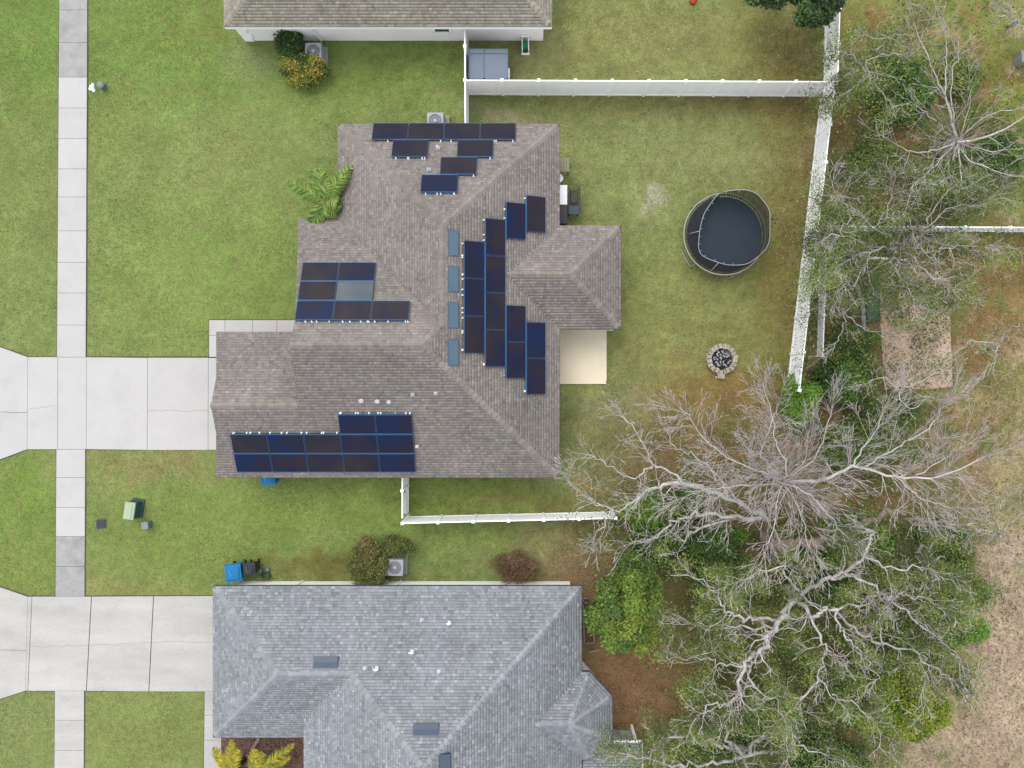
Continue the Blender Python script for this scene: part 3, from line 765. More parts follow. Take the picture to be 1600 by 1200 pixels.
# --- roof furniture
def frame_on(poly_z, p):
    e = .01
    gxv = (poly_z(p.x + e, p.y) - poly_z(p.x, p.y)) / e; gyv = (poly_z(p.x, p.y + e) - poly_z(p.x, p.y)) / e
    n = Vector((-gxv, -gyv, 1)).normalized()
    v = (Zv - n * n.z).normalized(); u = v.cross(n)
    return n, u, v
def mat_on(zf, p, ref=None):
    n, u, v = frame_on(zf, p)
    m = Matrix((u, v, n)).transposed().to_4x4(); m.translation = p
    return m
def roof_vent(px, py, zf, roof, length, wid, material, hood=.09, dark=True):
    p = hit(px, py, zf); m = mat_on(zf, p)
    b = B()
    prof = [(-.5, .02), (-.47, hood), (0, hood * .72), (.5, .035)]
    vs_ = []
    for sx in (-1, 1):
        for y, z in prof: vs_.append(m @ Vector((sx * length / 2, y * wid, z)))
        vs_.append(m @ Vector((sx * length / 2, .5 * wid, -.01))); vs_.append(m @ Vector((sx * length / 2, -.5 * wid, -.01)))
    k = 6
    b.add(vs_, [(i, (i + 1) % k, k + (i + 1) % k, k + i) for i in range(k)] + [list(range(k))[::-1], list(range(k, 2 * k))])
    b.boxm(m @ Matrix.Translation((0, .02 * wid, .012)), length + .10, wid * 1.14, .03, 0, (.9, .9, .9))
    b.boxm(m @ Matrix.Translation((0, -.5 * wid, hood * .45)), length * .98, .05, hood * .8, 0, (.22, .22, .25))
    o = b.build('roof_vent', material, roof)
    return o
for y_ in (380.5, 436.5, 493, 551): roof_vent(708.5, y_, zE, roof1, 1.16, .46, M['vent_blue'])
roof_vent(509.5, 1035, z2N, roof2, 1.16, .50, M['vent_slate'], .15); roof_vent(666, 1139.5, z2N, roof2, 1.16, .50, M['vent_slate'], .15)
roof_vent(695, 1197, z2E, roof2, 1.16, .46, M['vent_slate'], .15)
def pipe(px, py, zf, roof, r=.05, h=.35, plate=.16, tee=False):
    p = hit(px, py, zf); m = mat_on(zf, p)
    b = B()
    b.boxm(m @ Matrix.Translation((0, 0, .035)), plate * 1.2, plate * 1.2, .02, 0, (.42, .42, .44))
    b.lathe(p, [(r * 1.9, 0.0), (r * 1.25, .12), (r * 1.05, .13), (r, h), (r * .72, h), (r * .7, h - .1)], 10, close=True)
    if tee: b.bar(p + Vector((-.12, .05, h)), p + Vector((.12, .05, h)), .06, .05)
    b.build('vent_pipe', M['lead'], roof, smooth=False)
for a_ in ((565, 626, .06), (590, 627, .06), (608, 628, .055), (645, 616, .035), (681, 614, .035)): pipe(a_[0], a_[1], zS, roof1, a_[2])
pipe(652, 697, zS, roof1, .05)
pipe(684.5, 232, zN, roof1, .06); pipe(670, 266, zN, roof1, .035)
for a_ in ((644, 1018), (589, 1044), (702, 973)): pipe(a_[0], a_[1], z2N, roof2, .05, .3, tee=True)
pipe(686, 1049, z2N, roof2, .04, .18); pipe(659, 969, z2N, roof2, .025, .35); pipe(570, 1044, z2N, roof2, .03, .15)

# ------------------------------------------------------------------ solar panels
PL, PW = 1.765, 1.045
def panel_proto():
    root = thing('solar_panel', 'x', 'solar panel', (0, 0, 0), 'solar panels on the brown roof')
    b = B(); t = .024
    for cx, cy, sx, sy in ((0, PW / 2 - t / 2, PL, t), (0, -PW / 2 + t / 2, PL, t), (PL / 2 - t / 2, 0, t, PW - 2 * t), (-PL / 2 + t / 2, 0, t, PW - 2 * t)):
        b.box((cx, cy, .12), (sx, sy, .042), t=(1, 1, 1) if sx > sy else (.30, .30, .36))  # painted sky blue on the long edges, darkened on the short ones
    b.build('frame', M['panel_frame'], root)
    b = B(); b.box((0, 0, .122), (PL - 2 * t, PW - 2 * t, .03)); b.build('cell_sheet', M['cells_dark'], root)
    b = B()
    for s_ in (-.5, .5): b.box((s_ * PL * .55, 0, .075), (.04, PW * .96, .05))
    b.build('mounting_rail', M['steel'], root)
    return root
proto = panel_proto()
cellmesh = {}
for k in ('blue', 'dark', 'brown', 'grey'):
    src = [c for c in proto.children if c.name.startswith('cell')][0].data
    me = src.copy(); me.materials.clear(); me.materials.append(M['cells_' + k]); cellmesh[k] = me
fb = B(); fb.box((0, 0, .055), (.075, .065, .09), top=.7); fb.box((0, 0, .115), (.045, .04, .03), t=(.8, .8, .82))
footmesh = fb.mesh('mount_foot', M['white_trim'])
first_used = [False]
def put_panel(ref, zf, along, du, dv, tone, label, feet=()):
    n, u, v = frame_on(zf, ref)
    ax = Vector(along)
    p = ref + ax * du + v * dv
    p.z = zf(p.x, p.y)
    o = proto if not first_used[0] else copy_tree(proto)
    first_used[0] = True
    m = Matrix((u, v, n)).transposed().to_4x4()
    o.rotation_euler = m.to_euler(); o.location = p
    o['label'] = label
    for c in o.children:
        if c.name.startswith('cell'): c.data = cellmesh[tone]
    for f in feet:
        ft = link('mount_foot', footmesh, o); ft.location = (f * PL, PW / 2 + .05, 0)
G = 1.79; GV = 1.065
D = 'solar panel'
rN = hit(694.5, 208, zN)
for i, (t, lb) in enumerate((('dark', 'dark navy solar panel at the left end of the long row on the top eave'), ('brown', 'brownish solar panel second from the left in the long top eave row'),
                             ('brown', 'brownish solar panel third from the left in the long top eave row'), ('brown', 'brownish solar panel at the right end of the long row on the top eave'))):
    put_panel(rN, zN, (1, 0, 0), (i - 1.5) * G, 0, t, lb, ((-.42, .05), (), (.0, .3), (.1, .4))[i] if i != 1 else ())
put_panel(rN, zN, (1, 0, 0), -1.63, GV, 'brown', 'lone brownish solar panel hung below the left half of the top eave row', (-.35, .02, .38))
put_panel(rN, zN, (1, 0, 0), 1.58, GV, 'brown', 'brownish solar panel hung below the right half of the top eave row', (.35,))
put_panel(rN, zN, (1, 0, 0), .80, 2 * GV, 'brown', 'brownish solar panel on the middle step of the staircase below the top row', (.30,))
put_panel(rN, zN, (1, 0, 0), -.08, 3 * GV, 'blue', 'bluish solar panel on the lowest step of the staircase below the top row', (-.4, -.05, .36))
rW = hit(493, 487, zWN)
wl_ = [(0, 0, 'blue', 'bluish solar panel at the left end of the lower row by the front lawn', (-.42, -.08, .22)),
       (1, 0, 'brown', 'brownish solar panel in the middle of the lower row by the front lawn', (-.45, -.24, .24)),
       (2, 0, 'brown', 'brownish solar panel jutting out at the right end of the lower front row', (-.48, .04, .40)),
       (0, -1, 'brown', 'brownish solar panel directly left of the pale grey one', ()),
       (1, -1, 'grey', 'pale grey solar panel, the only one of that colour on the roof', ()),
       (0, -2, 'brown', 'brownish solar panel at the top left corner of the front group', ()),
       (1, -2, 'dark', 'dark solar panel directly above the pale grey one', ())]
for du, dv, t, lb, ft in wl_: put_panel(rW, zWN, (1, 0, 0), du * G, dv * GV, t, lb, ft)
rE = hit(740, 465, zE); yA = rE.y
def colE(k, ys, tones, labels, feets):
    for y_, t, lb, ft in zip(ys, tones, labels, feets):
        put_panel(rE, zE, (0, 1, 0), y_ - yA, -k * GV, t, lb, ft)
colE(0, [yA + G, yA, yA - G], ['blue', 'blue', 'dark'],
     ['blue solar panel at the top of the column beside the roof vents', 'blue solar panel in the middle of the column beside the roof vents', 'dark solar panel at the bottom of the column beside the roof vents'],
     [(-.4, .1, .42), (-.3, .2, .48), (-.4, .1, .45)])
yB = 4.40
colE(1, [yB + 1.5 * G, yB + .5 * G, yB - .5 * G, yB - 1.5 * G], ['dark', 'dark', 'brown', 'dark'],
     ['dark solar panel heading the column of four', 'dark solar panel second from the top of the column of four', 'brownish solar panel third from the top of the column of four', 'dark solar panel at the foot of the column of four'],
     [(-.1, .45), (), (), (-.45,)])
colE(2, [7.97, 2.055 + G / 2, 2.055 - G / 2], ['blue', 'dark', 'dark'],
     ['blue solar panel alone between column of four and uppermost right panel', 'dark solar panel, upper of two just right of the column of four', 'dark solar panel, lower of two just right of the column of four'],
     [(.30,), (), (-.42,)])
colE(3, [8.40, 1.27 + G / 2, 1.27 - G / 2], ['brown', 'blue', 'dark'],
     ['brownish solar panel nearest the grill on the right eave', 'blue solar panel, upper of the pair by the beige patio', 'dark solar panel, lower of the pair by the beige patio'],
     [(.2, .42), (), (-.4,)])
rS = hit(621.5, 721.5, zS)
nth = ['right end', 'second from the right', 'middle', 'second from the left', 'left end']
for i in range(5):
    put_panel(rS, zS, (1, 0, 0), -i * G, 0, ('blue', 'brown', 'brown', 'dark', 'blue')[i], ('bluish', 'brownish', 'brownish', 'dark', 'bluish')[i] + ' solar panel, ' + nth[i] + ' of the bottom row on the lower eave')
for i in range(5):
    put_panel(rS, zS, (1, 0, 0), -i * G, GV, ('blue', 'dark', 'brown', 'blue', 'brown')[i], ('bluish', 'dark', 'brownish', 'bluish', 'brownish')[i] + ' solar panel, ' + nth[i] + ' of the second row on the lower slope',
              () if i < 2 else ((-.0, .42), (-.1, .45), (-.4, -.05, .3))[i - 2])
put_panel(rS, zS, (1, 0, 0), 0, 2 * GV, 'blue', 'blue solar panel on the right of the short upper row on the lower slope', (-.35, .05, .34, .45))
put_panel(rS, zS, (1, 0, 0), -G, 2 * GV, 'blue', 'blue solar panel on the left of the short upper row on the lower slope', (-.45, -.02, .35))

# ------------------------------------------------------------------ white vinyl fences
FH = 1.83
postb = B(); postb.box((0, 0, FH / 2 + .01), (.125, .125, FH + .02))
postmesh = postb.mesh('post', M['vinyl'])
capb = B(); capb.box((0, 0, FH + .05), (.16, .16, .05)); capb.box((0, 0, FH + .095), (.15, .15, .04), top=.25)
capmesh = capb.mesh('cap', M['white_trim'])
panel_cache = {}
def fence_panel_mesh(L):
    key = round(L, 2)
    if key in panel_cache: return panel_cache[key]
    b = B()
    b.box((0, 0, FH - .05), (L - .12, .055, .14)); b.box((0, 0, .12), (L - .12, .055, .16))
    n = max(2, int((L - .12) / .15)); w = (L - .12) / n
    for i in range(n): b.box((-(L - .12) / 2 + w * (i + .5), 0, .96), (w - .006, .026, 1.54), t=(random.uniform(.97, 1.02),) * 3)
    b.box((0, 0, .96), (L - .14, .014, 1.54), t=(.92, .92, .93))
    panel_cache[key] = b.mesh('fence_panel', M['vinyl']); return panel_cache[key]
def fence(pts, label, spacing=1.835, group=None, ends=(True, True), cat='fence', zs=1.0):
    root = thing('fence', label, cat, (pts[0][0], pts[0][1], 0), 'white vinyl fences')
    o0 = root.location.copy()
    for si, (a_, b_) in enumerate(zip(pts[:-1], pts[1:])):
        a_ = Vector((*a_, 0)); b_ = Vector((*b_, 0)); d = b_ - a_; n = max(1, round(d.length / spacing)); ang = math.atan2(d.y, d.x)
        for i in range(n + 1):
            if i == 0 and (si > 0 or not ends[0]): continue
            if i == n and si == len(pts) - 2 and not ends[1]: continue
            po = link('post', postmesh, root); po.location = a_ + d * (i / n) - o0; po.rotation_euler = (0, 0, ang)
            ca = link('cap', capmesh, po)
        for i in range(n):
            pa = link('fence_panel', fence_panel_mesh(d.length / n), root)
            pa.location = a_ + d * ((i + .5) / n) - o0; pa.rotation_euler = (0, 0, ang)
    if zs != 1.0: root.scale = (1, 1, zs)
    return root
T2 = lambda px, py: tuple(W(px, py, FH).xy)
fence([T2(727, 125.5), T2(1301, 128)], 'long white vinyl fence running across the picture above the trampoline lawn', ends=(False, False))
fence([T2(726, 20), T2(726.5, 125.5), T2(727, 205)], 'short white vinyl fence seen edge-on between the top house and the brown-roofed house')
fence([(16.05, 24.5), T2(1312, 13), T2(1309, 128)], 'white vinyl fence at the upper right corner under the dark oak', ends=(True, False))
fence([T2(1304, 135), T2(1249, 610)], 'leaf-covered white vinyl fence down the right side of the back yard', spacing=2.0)
fence([T2(629, 817.5), T2(905, 811), T2(962, 809.5)], 'white vinyl fence below the brown-roofed house running under the bare branches')
g = thing('fence_gate', 'white vinyl gate with dark hinges between lower eave and fence corner', 'gate', (*T2(629, 817.5), 0))
ga = Vector((*T2(628.5, 814), 0)); gb = Vector((*T2(628.5, 742), 0))
gl = (gb - ga).length
pa = link('gate_panel', fence_panel_mesh(gl - .15), g); pa.location = (ga + gb) / 2 - g.location; pa.rotation_euler = (0, 0, pi / 2)
po = link('post', postmesh, g); po.location = ga + (gb - ga) * .66 - g.location; link('cap', capmesh, po)
b = B(); b.box(ga + (gb - ga) * .62 + Vector((.02, 0, 1.5)), (.10, .16, .12)); b.box(ga + (gb - ga) * .1 + Vector((.02, 0, 1.4)), (.10, .06, .18)); b.build('hinge', M['black'], g)
fence([(15.62, 8.28), (27.5, 8.2)], 'thin white fence under the olive oak running to the right edge', spacing=2.4, zs=.55)
fence([(15.62, 7.9), (15.4, 1.5)], 'narrow white fence parallel to and right of the leaf-covered one', spacing=2.4, zs=.42)

# ------------------------------------------------------------------ yard equipment
def ac_unit(px, py, label, rz=0.0, s=.86):
    c = W(px, py, .8); c.z = 0
    root = thing('air_conditioner', label, 'air conditioner', c, 'air conditioners beside the houses', rot=None)
    b = B(); b.box(c + Vector((0, 0, .03)), (s + .22, s + .22, .12), rz); b.build('pad', M['concrete_old'], root)
    b = B(); b.box(c + Vector((0, 0, .43)), (s - .05, s - .05, .66), rz, t=(.55, .57, .62))
    for k in range(10): b.box(c + Vector((0, 0, .16 + .058 * k)), (s - .02, s - .02, .02), rz)
    for sx in (-1, 1):
        for sy in (-1, 1):
            b.box(c + Matrix.Rotation(rz, 3, 'Z') @ Vector((sx * (s / 2 - .03), sy * (s / 2 - .03), .43)), (.07, .07, .68), rz)
    b.build('cabinet', M['ac_case'], root)
    b = B(); n = 28; R = s * .40
    # top plate with a round opening
    ring = [(c + Vector((R * cos(2 * pi * k / n), R * sin(2 * pi * k / n), .80))) for k in range(n)]
    sq = []
    for k in range(n):
        a_ = 2 * pi * k / n; d = max(abs(cos(a_)), abs(sin(a_))); d = max(d, .78)
        sq.append(c + Matrix.Rotation(rz, 3, 'Z') @ Vector((s / 2 * cos(a_) / d, s / 2 * sin(a_) / d, .80)))
    low = [p - Vector((0, 0, .05)) for p in sq]
    b.add(ring + sq + low, [(k, n + k, n + (k + 1) % n, (k + 1) % n) for k in range(n)] + [(n + k, 2 * n + k, 2 * n + (k + 1) % n, n + (k + 1) % n) for k in range(n)])
    top = b.build('top_plate', M['ac_case'], root)
    b = B(); b.lathe(c + Vector((0, 0, .66)), [(R + .02, .14), (R + .02, -.02), (.01, -.02)], 24, t=(.75, .78, .8)); b.build('fan_well', M['ac_dark'], root)
    b = B()
    for k in range(4):
        a_ = k * pi / 2 + .4
        d = Vector((cos(a_), sin(a_), 0)); e = Vector((-sin(a_), cos(a_), 0))
        b.add([c + Vector((0, 0, .70)) + d * .07 - e * .05, c + Vector((0, 0, .70)) + d * (R - .03) - e * .13, c + Vector((0, 0, .74)) + d * (R - .03) + e * .10, c + Vector((0, 0, .74)) + d * .07 + e * .05], [(0, 1, 2, 3)])
    b.lathe(c + Vector((0, 0, .70)), [(.09, 0), (.09, .08), (.02, .10)], 12, close=True)
    b.build('fan', M['dark_grey'], root)
    b = B()
    for k in range(1, 4):
        r = R * k / 3.5; b.tube([c + Vector((r * cos(2 * pi * j / 20), r * sin(2 * pi * j / 20), .81)) for j in range(21)], .005, 3, cap=False)
    for k in range(8): b.tube([c + Vector((.05 * cos(k * pi / 4), .05 * sin(k * pi / 4), .812)), c + Vector((R * cos(k * pi / 4), R * sin(k * pi / 4), .812))], .006, 3)
    b.lathe(c + Vector((0, 0, .80)), [(.10, 0), (.10, .02), (.01, .03)], 14, close=True)
    b.build('fan_guard', M['ac_case'], root)
    return root
ac_unit(489.5, 79.5, 'air conditioner beside the yellow-green shrub at the top house', .02)
ac_unit(680, 188.5, 'air conditioner half hidden under the solar panel row at the top eave', 0)
ac_unit(617, 887, 'air conditioner nestled in the dark bush above the grey roof', -.03)
b = B(); b.box(W(698, 187, .3) - Vector((0, 0, .15)), (.28, .45, .3)); b.build('junction_box', M['tan_resin'], None, label='small beige box right of the air conditioner under the top eave', cat='utility box')

# storage shed behind the long fence
c = W(763, 100, 1.3); c.z = 0
shed = thing('storage_shed', 'blue grey resin storage shed in the fence corner below the top house', 'storage shed', c)
b = B(); b.box(c + Vector((0, 0, .6)), (1.98, 1.42, 1.2), t=(.85, .86, .9)); b.build('body', M['shed'], shed)
for sx, w in ((-1, .82), (1, 1.24)):
    b = B(); cx = -1.03 + w / 2 + .0 if sx < 0 else 1.03 - w / 2
    m = Matrix.Translation(c + Vector((cx, .04, 1.26)))
    b.boxm(m, w - .012, 1.52, .07); b.boxm(m @ Matrix.Translation((0, .62, .05)), w - .06, .22, .05, t=(1.05, 1.05, 1.04)); b.boxm(m @ Matrix.Translation((0, -.2, .045)), w - .12, 1.25, .03)
    b.build('lid', M['shed'], shed)
b = B(); b.box(c + Vector((1.06, -.35, .8)), (.06, .5, .5)); b.build('side_vent', M['white_trim'], shed)
# hose reel
c = W(821, 69, .5); c.z = 0
hr = thing('hose_reel', 'white cart with a coiled green garden hose against the stucco wall', 'hose reel', c)
b = B()
for sx in (-1, 1): b.box(c + Vector((sx * .17, 0, .3)), (.05, .6, .5), t=(.9, .9, .9))
b.box(c + Vector((0, -.33, .08)), (.42, .08, .1)); b.box(c + Vector((0, .36, .62)), (.42, .06, .08)); b.build('cart', M['white_trim'], hr)
b = B()
for k in range(7):
    xx = -.12 + .04 * k; rr = .19 + .02 * (k % 2)
    b.tube([c + Vector((xx, rr * cos(t_ * pi / 8), .38 + rr * sin(t_ * pi / 8))) for t_ in range(17)], .024, 5, cap=False)
b.build('hose', M['green_plastic'], hr)

# trampoline
tc = W(1132, 366, .9); tc.z = 0
tr = thing('trampoline', 'large round trampoline with a sagging black safety net on the back lawn', 'trampoline', tc)
RT = 2.14
b = B(); b.lathe(tc + Vector((0, 0, .9)), [(1.96, 0), (1.2, -.025), (.6, -.04), (.01, -.045)], 48); b.build('jump_mat', M['jump_mat'], tr, smooth=True)
b = B(); b.tube([tc + Vector((RT * cos(k * pi / 32), RT * sin(k * pi / 32), .9)) for k in range(65)], .032, 6, cap=False); b.build('frame_ring', M['steel'], tr, smooth=True)
b = B()
for k in range(96):
    a_ = 2 * pi * k / 96; d = Vector((cos(a_), sin(a_), 0)); b.tube([tc + d * 1.95 + Vector((0, 0, .9)), tc + d * 2.11 + Vector((0, 0, .9))], .022, 3)
b.build('spring', M['spring_pad'], tr)
for k in range(4):
    a0 = .5 + k * pi / 2
    b = B()
    q_ = [tc + Vector((RT * cos(a0 + s_ * .28), RT * sin(a0 + s_ * .28), .88)) for s_ in (-1, 1)]
    g_ = [Vector((p.x + (p.x - tc.x) * .05, p.y + (p.y - tc.y) * .05, .03)) for p in q_]
    b.tube([q_[0], g_[0], g_[1], q_[1]], .028, 6); b.build('leg', M['steel'], tr)
ring_px = [(1120, 306, 1.7), (1134, 299, 2.3), (1162, 296.5, 2.55), (1181, 302, 2.6), (1192, 313, 2.6), (1202, 329, 2.6), (1203, 352, 2.6), (1202, 377, 2.55), (1193, 393, 2.3), (1179, 405, 1.9), (1164, 413, 1.6), (1140, 414, 1.5), (1122, 410, 1.5), (1100, 401, 1.35), (1092, 390, 1.4), (1092, 374, 1.5), (1094, 357, 1.6), (1100, 335, 1.6), (1110, 319, 1.6)]
ring = [W(*p) for p in ring_px]
def dense(ps, k, closed=True):
    out = []; n = len(ps)
    for i in range(n if closed else n - 1):
        p0, p1_, p2_, p3_ = ps[(i - 1) % n if closed else max(i - 1, 0)], ps[i], ps[(i + 1) % n], ps[(i + 2) % n if closed else min(i + 2, n - 1)]
        for j in range(k):
            t = j / k
            out.append(.5 * ((2 * p1_) + (p2_ - p0) * t + (2 * p0 - 5 * p1_ + 4 * p2_ - p3_) * t * t + (3 * p1_ - p0 - 3 * p2_ + p3_) * t ** 3))
    if not closed: out.append(ps[-1])
    return out
rd = dense(ring, 4)
b = B()
rows = []
for f in (0, .25, .5, .75, 1):
    row = []
    for p in rd:
        d = Vector((p.x - tc.x, p.y - tc.y, 0)).normalized(); lo_ = tc + d * 2.0 + Vector((0, 0, .93))
        m_ = lo_.lerp(p, f); m_ += d * (-.16 * sin(pi * f) * (.4 + .6 * (p.z < 2))) ; row.append(m_)
    rows.append(row)
nr = len(rd)
b.add([p for r in rows for p in r], [(i * nr + k, i * nr + (k + 1) % nr, (i + 1) * nr + (k + 1) % nr, (i + 1) * nr + k) for i in range(4) for k in range(nr)])
b.build('safety_net', M['net'], tr)
b = B(); b.tube(rd + [rd[0]], .018, 5, cap=False)
for k in range(4, nr, 3):
    p = rd[k]; d = Vector((tc.x - p.x, tc.y - p.y, 0)).normalized()
    if p.x < tc.x + .5: b.tube([p, p + d * .12 + Vector((0, 0, .01))], .012, 4)
b.build('net_rope', M['steel'], tr)
for (fx, fy), (tx_, ty_, tz_) in (((1075, 366), (1094, 361, 1.65)), ((1111, 423), (1123, 410, 1.5)), ((1184, 399), (1193, 393, 2.35)), ((1196, 350), (1203, 352, 2.62)), ((1160, 308), (1165, 296.5, 2.6)), ((1112, 306), (1122, 304, 1.75))):
    b = B(); p0 = W(fx, fy, .9); p1_ = W(tx_, ty_, tz_); b.tube([p0 - Vector((0, 0, .6)), p0, p0.lerp(p1_, .6) + Vector((0, 0, .08)), p1_], .02, 6); b.build('net_pole', M['steel'], tr, smooth=True)

# fire pit
fc = W(1128, 561, .2); fc.z = 0
fp = thing('fire_pit', 'round fire pit of pale stones filled with ash and charred wood', 'fire pit', fc)
b = B(); b.lathe(fc, [(.56, .06), (.3, .04), (.01, .05)], 24); b.build('pit_bed', M['charcoal'], fp)
rs_ = random.Random(4)
stm = []
for k in range(5):
    b = B(); b.box((0, 0, 0), (.19, .26, .17)); 
    b.v = [(x * rs_.uniform(.86, 1.06), y * rs_.uniform(.86, 1.06), z * rs_.uniform(.88, 1.05)) for x, y, z in b.v]
    stm.append(b.mesh('stone', M['stone']))
for row, (z_, r_, n_) in enumerate(((.085, .70, 20), (.255, .68, 20))):
    for k in range(n_):
        a_ = 2 * pi * (k + .5 * row) / n_ + rs_.uniform(-.03, .03)
        if row == 1 and 14 <= k <= 15: continue
        rr = r_ + rs_.uniform(-.025, .03)
        st = link('stone', stm[rs_.randrange(5)], fp)
        st.location = (rr * cos(a_), rr * sin(a_), z_ + rs_.uniform(-.008, .008)); st.rotation_euler = (rs_.uniform(-.03, .03), rs_.uniform(-.03, .03), a_ + pi / 2 + rs_.uniform(-.1, .1))
for x_, y_ in ((-.12, -.92), (.06, -.93), (-.28, -.98)):
    st = link('stone', stm[0], fp); st.location = (x_, y_, .085); st.rotation_euler = (0, 0, rs_.uniform(-.3, .3))
    if x_ < -.2: st.scale = (.5, .5, .6)
b = B()
for k in range(70):
    a_ = rs_.uniform(0, 2 * pi); r_ = .46 * sqrt(rs_.random()); s_ = rs_.uniform(.03, .09)
    b.boxm(Matrix.Translation(fc + Vector((r_ * cos(a_) + .05, r_ * sin(a_) + .06, .08 + rs_.uniform(0, .05)))) @ Matrix.Rotation(rs_.uniform(0, 3), 4, 'Z') @ Matrix.Rotation(rs_.uniform(-.5, .5), 4, 'X'), s_ * 1.5, s_, .04, t=(rs_.uniform(.5, 1.1),) * 3)
tagset(b.build('ash', M['ash'], fp), kind='stuff')
b = B()
for k in range(5):
    a_ = rs_.uniform(0, 3); p = fc + Vector((rs_.uniform(-.2, .2), rs_.uniform(-.25, .15), .12)); d = Vector((cos(a_), sin(a_), .05)) * rs_.uniform(.12, .28)
    b.tube([p - d, p + d], .03, 6)
b.build('burnt_log', M['charcoal'], fp)

# bins and boxes
def wheelie(px, py, h, rz, lidm, bodym, label, w=.66, d=.82, cat='bin'):
    c = W(px, py, h); c.z = 0
    r = thing('wheelie_bin', label, cat, c)
    R3 = Matrix.Rotation(rz, 4, 'Z'); T_ = Matrix.Translation(c)
    b = B(); m = T_ @ R3
    vs_ = []
    for z, k in ((.06, .76), (h - .08, .98)):
        for x, y in ((-.5, -.5), (.5, -.5), (.5, .5), (-.5, .5)): vs_.append(m @ Vector((x * w * k, y * d * k, z)))
    b.add(vs_, [(3, 2, 1, 0), (4, 5, 6, 7), (0, 1, 5, 4), (1, 2, 6, 5), (2, 3, 7, 6), (3, 0, 4, 7)])
    b.build('body', bodym, r)
    b = B(); b.boxm(m @ Matrix.Translation((0, 0, h - .05)), w + .06, d + .05, .06); b.boxm(m @ Matrix.Translation((0, -.02, h)), w - .06, d - .12, .06, top=.86)
    b.boxm(m @ Matrix.Translation((0, -.12, h + .036)), w - .24, d * .5, .02, top=.9); b.boxm(m @ Matrix.Translation((-.12, 0, h + .05)), .12, .34, .012, t=(1.5, 1.4, 1.3))
    b.build('lid', lidm, r)
    b = B(); b.tube([m @ Vector((-w / 2, d / 2 + .05, h - .08)), m @ Vector((w / 2, d / 2 + .05, h - .08))], .025, 6); b.build('handle', bodym, r)
    for sx in (-1, 1):
        b = B(); b.tube([m @ Vector((sx * w * .34, d * .40, .12)), m @ Vector((sx * w * .42, d * .40, .12))], .12, 12); b.build('wheel', M['black'], r)
    return r
wheelie(364, 896, 1.05, .12, M['bin_blue'], M['bin_blue'], 'bright blue wheelie bin at the corner of the grey-roofed garage', .78, .86)
wheelie(389, 889.5, .95, .10, M['dark_grey'], M['black'], 'black wheelie bin standing right of the bright blue one', .56, .56)
wheelie(418, 747, 1.0, .05, M['bin_blue'], M['bin_blue'], 'blue bin half hidden under the lower eave of the brown roof', .7, .7)
c = W(413, 900, .3); c.z = 0
hb = thing('garden_hose', 'dark coiled hose and small pots beside the black bin', 'garden hose', c)
b = B()
for k in range(4): b.tube([c + Vector((.22 * cos(t_ * pi / 8), .18 * sin(t_ * pi / 8), .05 + .05 * k)) for t_ in range(17)], .028, 5, cap=False)
b.build('coil', M['dark_teal'], hb)
b = B(); b.lathe(c + Vector((-.28, .25, 0)), [(.08, 0), (.12, .22), (.10, .22), (.09, .16), (.01, .16)], 12); b.lathe(c + Vector((.12, .32, 0)), [(.07, 0), (.10, .2), (.08, .2), (.01, .15)], 12); b.build('pot', M['grey_plastic'], hb)
c = W(206, 797, .5); c.z = 0; rz = -.14
tf = thing('transformer', 'pale green pad transformer box on the front lawn', 'utility box', c)
b = B(); b.box(c + Vector((.05, .03, .03)), (.66, 1.0, .1), rz); b.build('pad', M['dark_teal'], tf)
b = B(); b.box(c + Vector((0, 0, .38)), (.50, .86, .62), rz); b.build('cabinet', M['dark_teal'], tf)
b = B(); b.box(c + Vector((-.01, -.01, .715)), (.56, .94, .07), rz, top=.95); b.box(c + Vector((-.06, -.03, .765)), (.40, .80, .03), rz, top=.92); b.build('lid', M['pale_green'], tf)
c = W(227, 821, .4); c.z = 0
tp = thing('utility_pedestal', 'small square grey pedestal beside the pale green transformer', 'utility box', c)
b = B(); b.box(c + Vector((0, 0, .2)), (.32, .34, .44), .1, t=(.7, .72, .75)); b.build('post', M['grey_plastic'], tp)
b = B(); b.box(c + Vector((0, 0, .45)), (.38, .40, .06), .1, top=.9); b.build('cap', M['grey_plastic'], tp)
c = W(158, 818.5, .03); c.z = 0
wm = thing('meter_box', 'dark rounded meter lid set flush in the lawn by the sidewalk', 'meter box', c)
b = B(); b.box(c + Vector((0, 0, .02)), (.52, .50, .06), .05, t=(2.2, 2.3, 2.4)); b.build('rim', M['dark_grey'], wm)
b = B(); b.box(c + Vector((0, 0, .055)), (.44, .42, .03), .05); b.build('lid', M['dark_grey'], wm)
c = W(159, 134, .2); c.z = 0
up_ = thing('utility_pedestal', 'pale blue grey pedestal cap beside the sidewalk near the top', 'utility box', c)
b = B(); b.lathe(c, [(.17, 0), (.17, .25), (.20, .26), (.19, .34), (.10, .40), (.01, .41)], 14); b.build('cap', M['grey_plastic'], up_, smooth=True)
b = B()
for x_, y_, s_ in ((143, 136, .14), (146, 141, .10), (145, 132, .08), (141, 139, .09)):
    p = W(x_, y_, .05); b.lathe(Vector((p.x, p.y, 0)), [(s_, 0), (s_ * .95, .06), (s_ * .5, .12), (.005, .13)], 8)
b.build('white_stones', M['white_trim'], None, label='cluster of small white stones at the sidewalk edge', cat='stones')

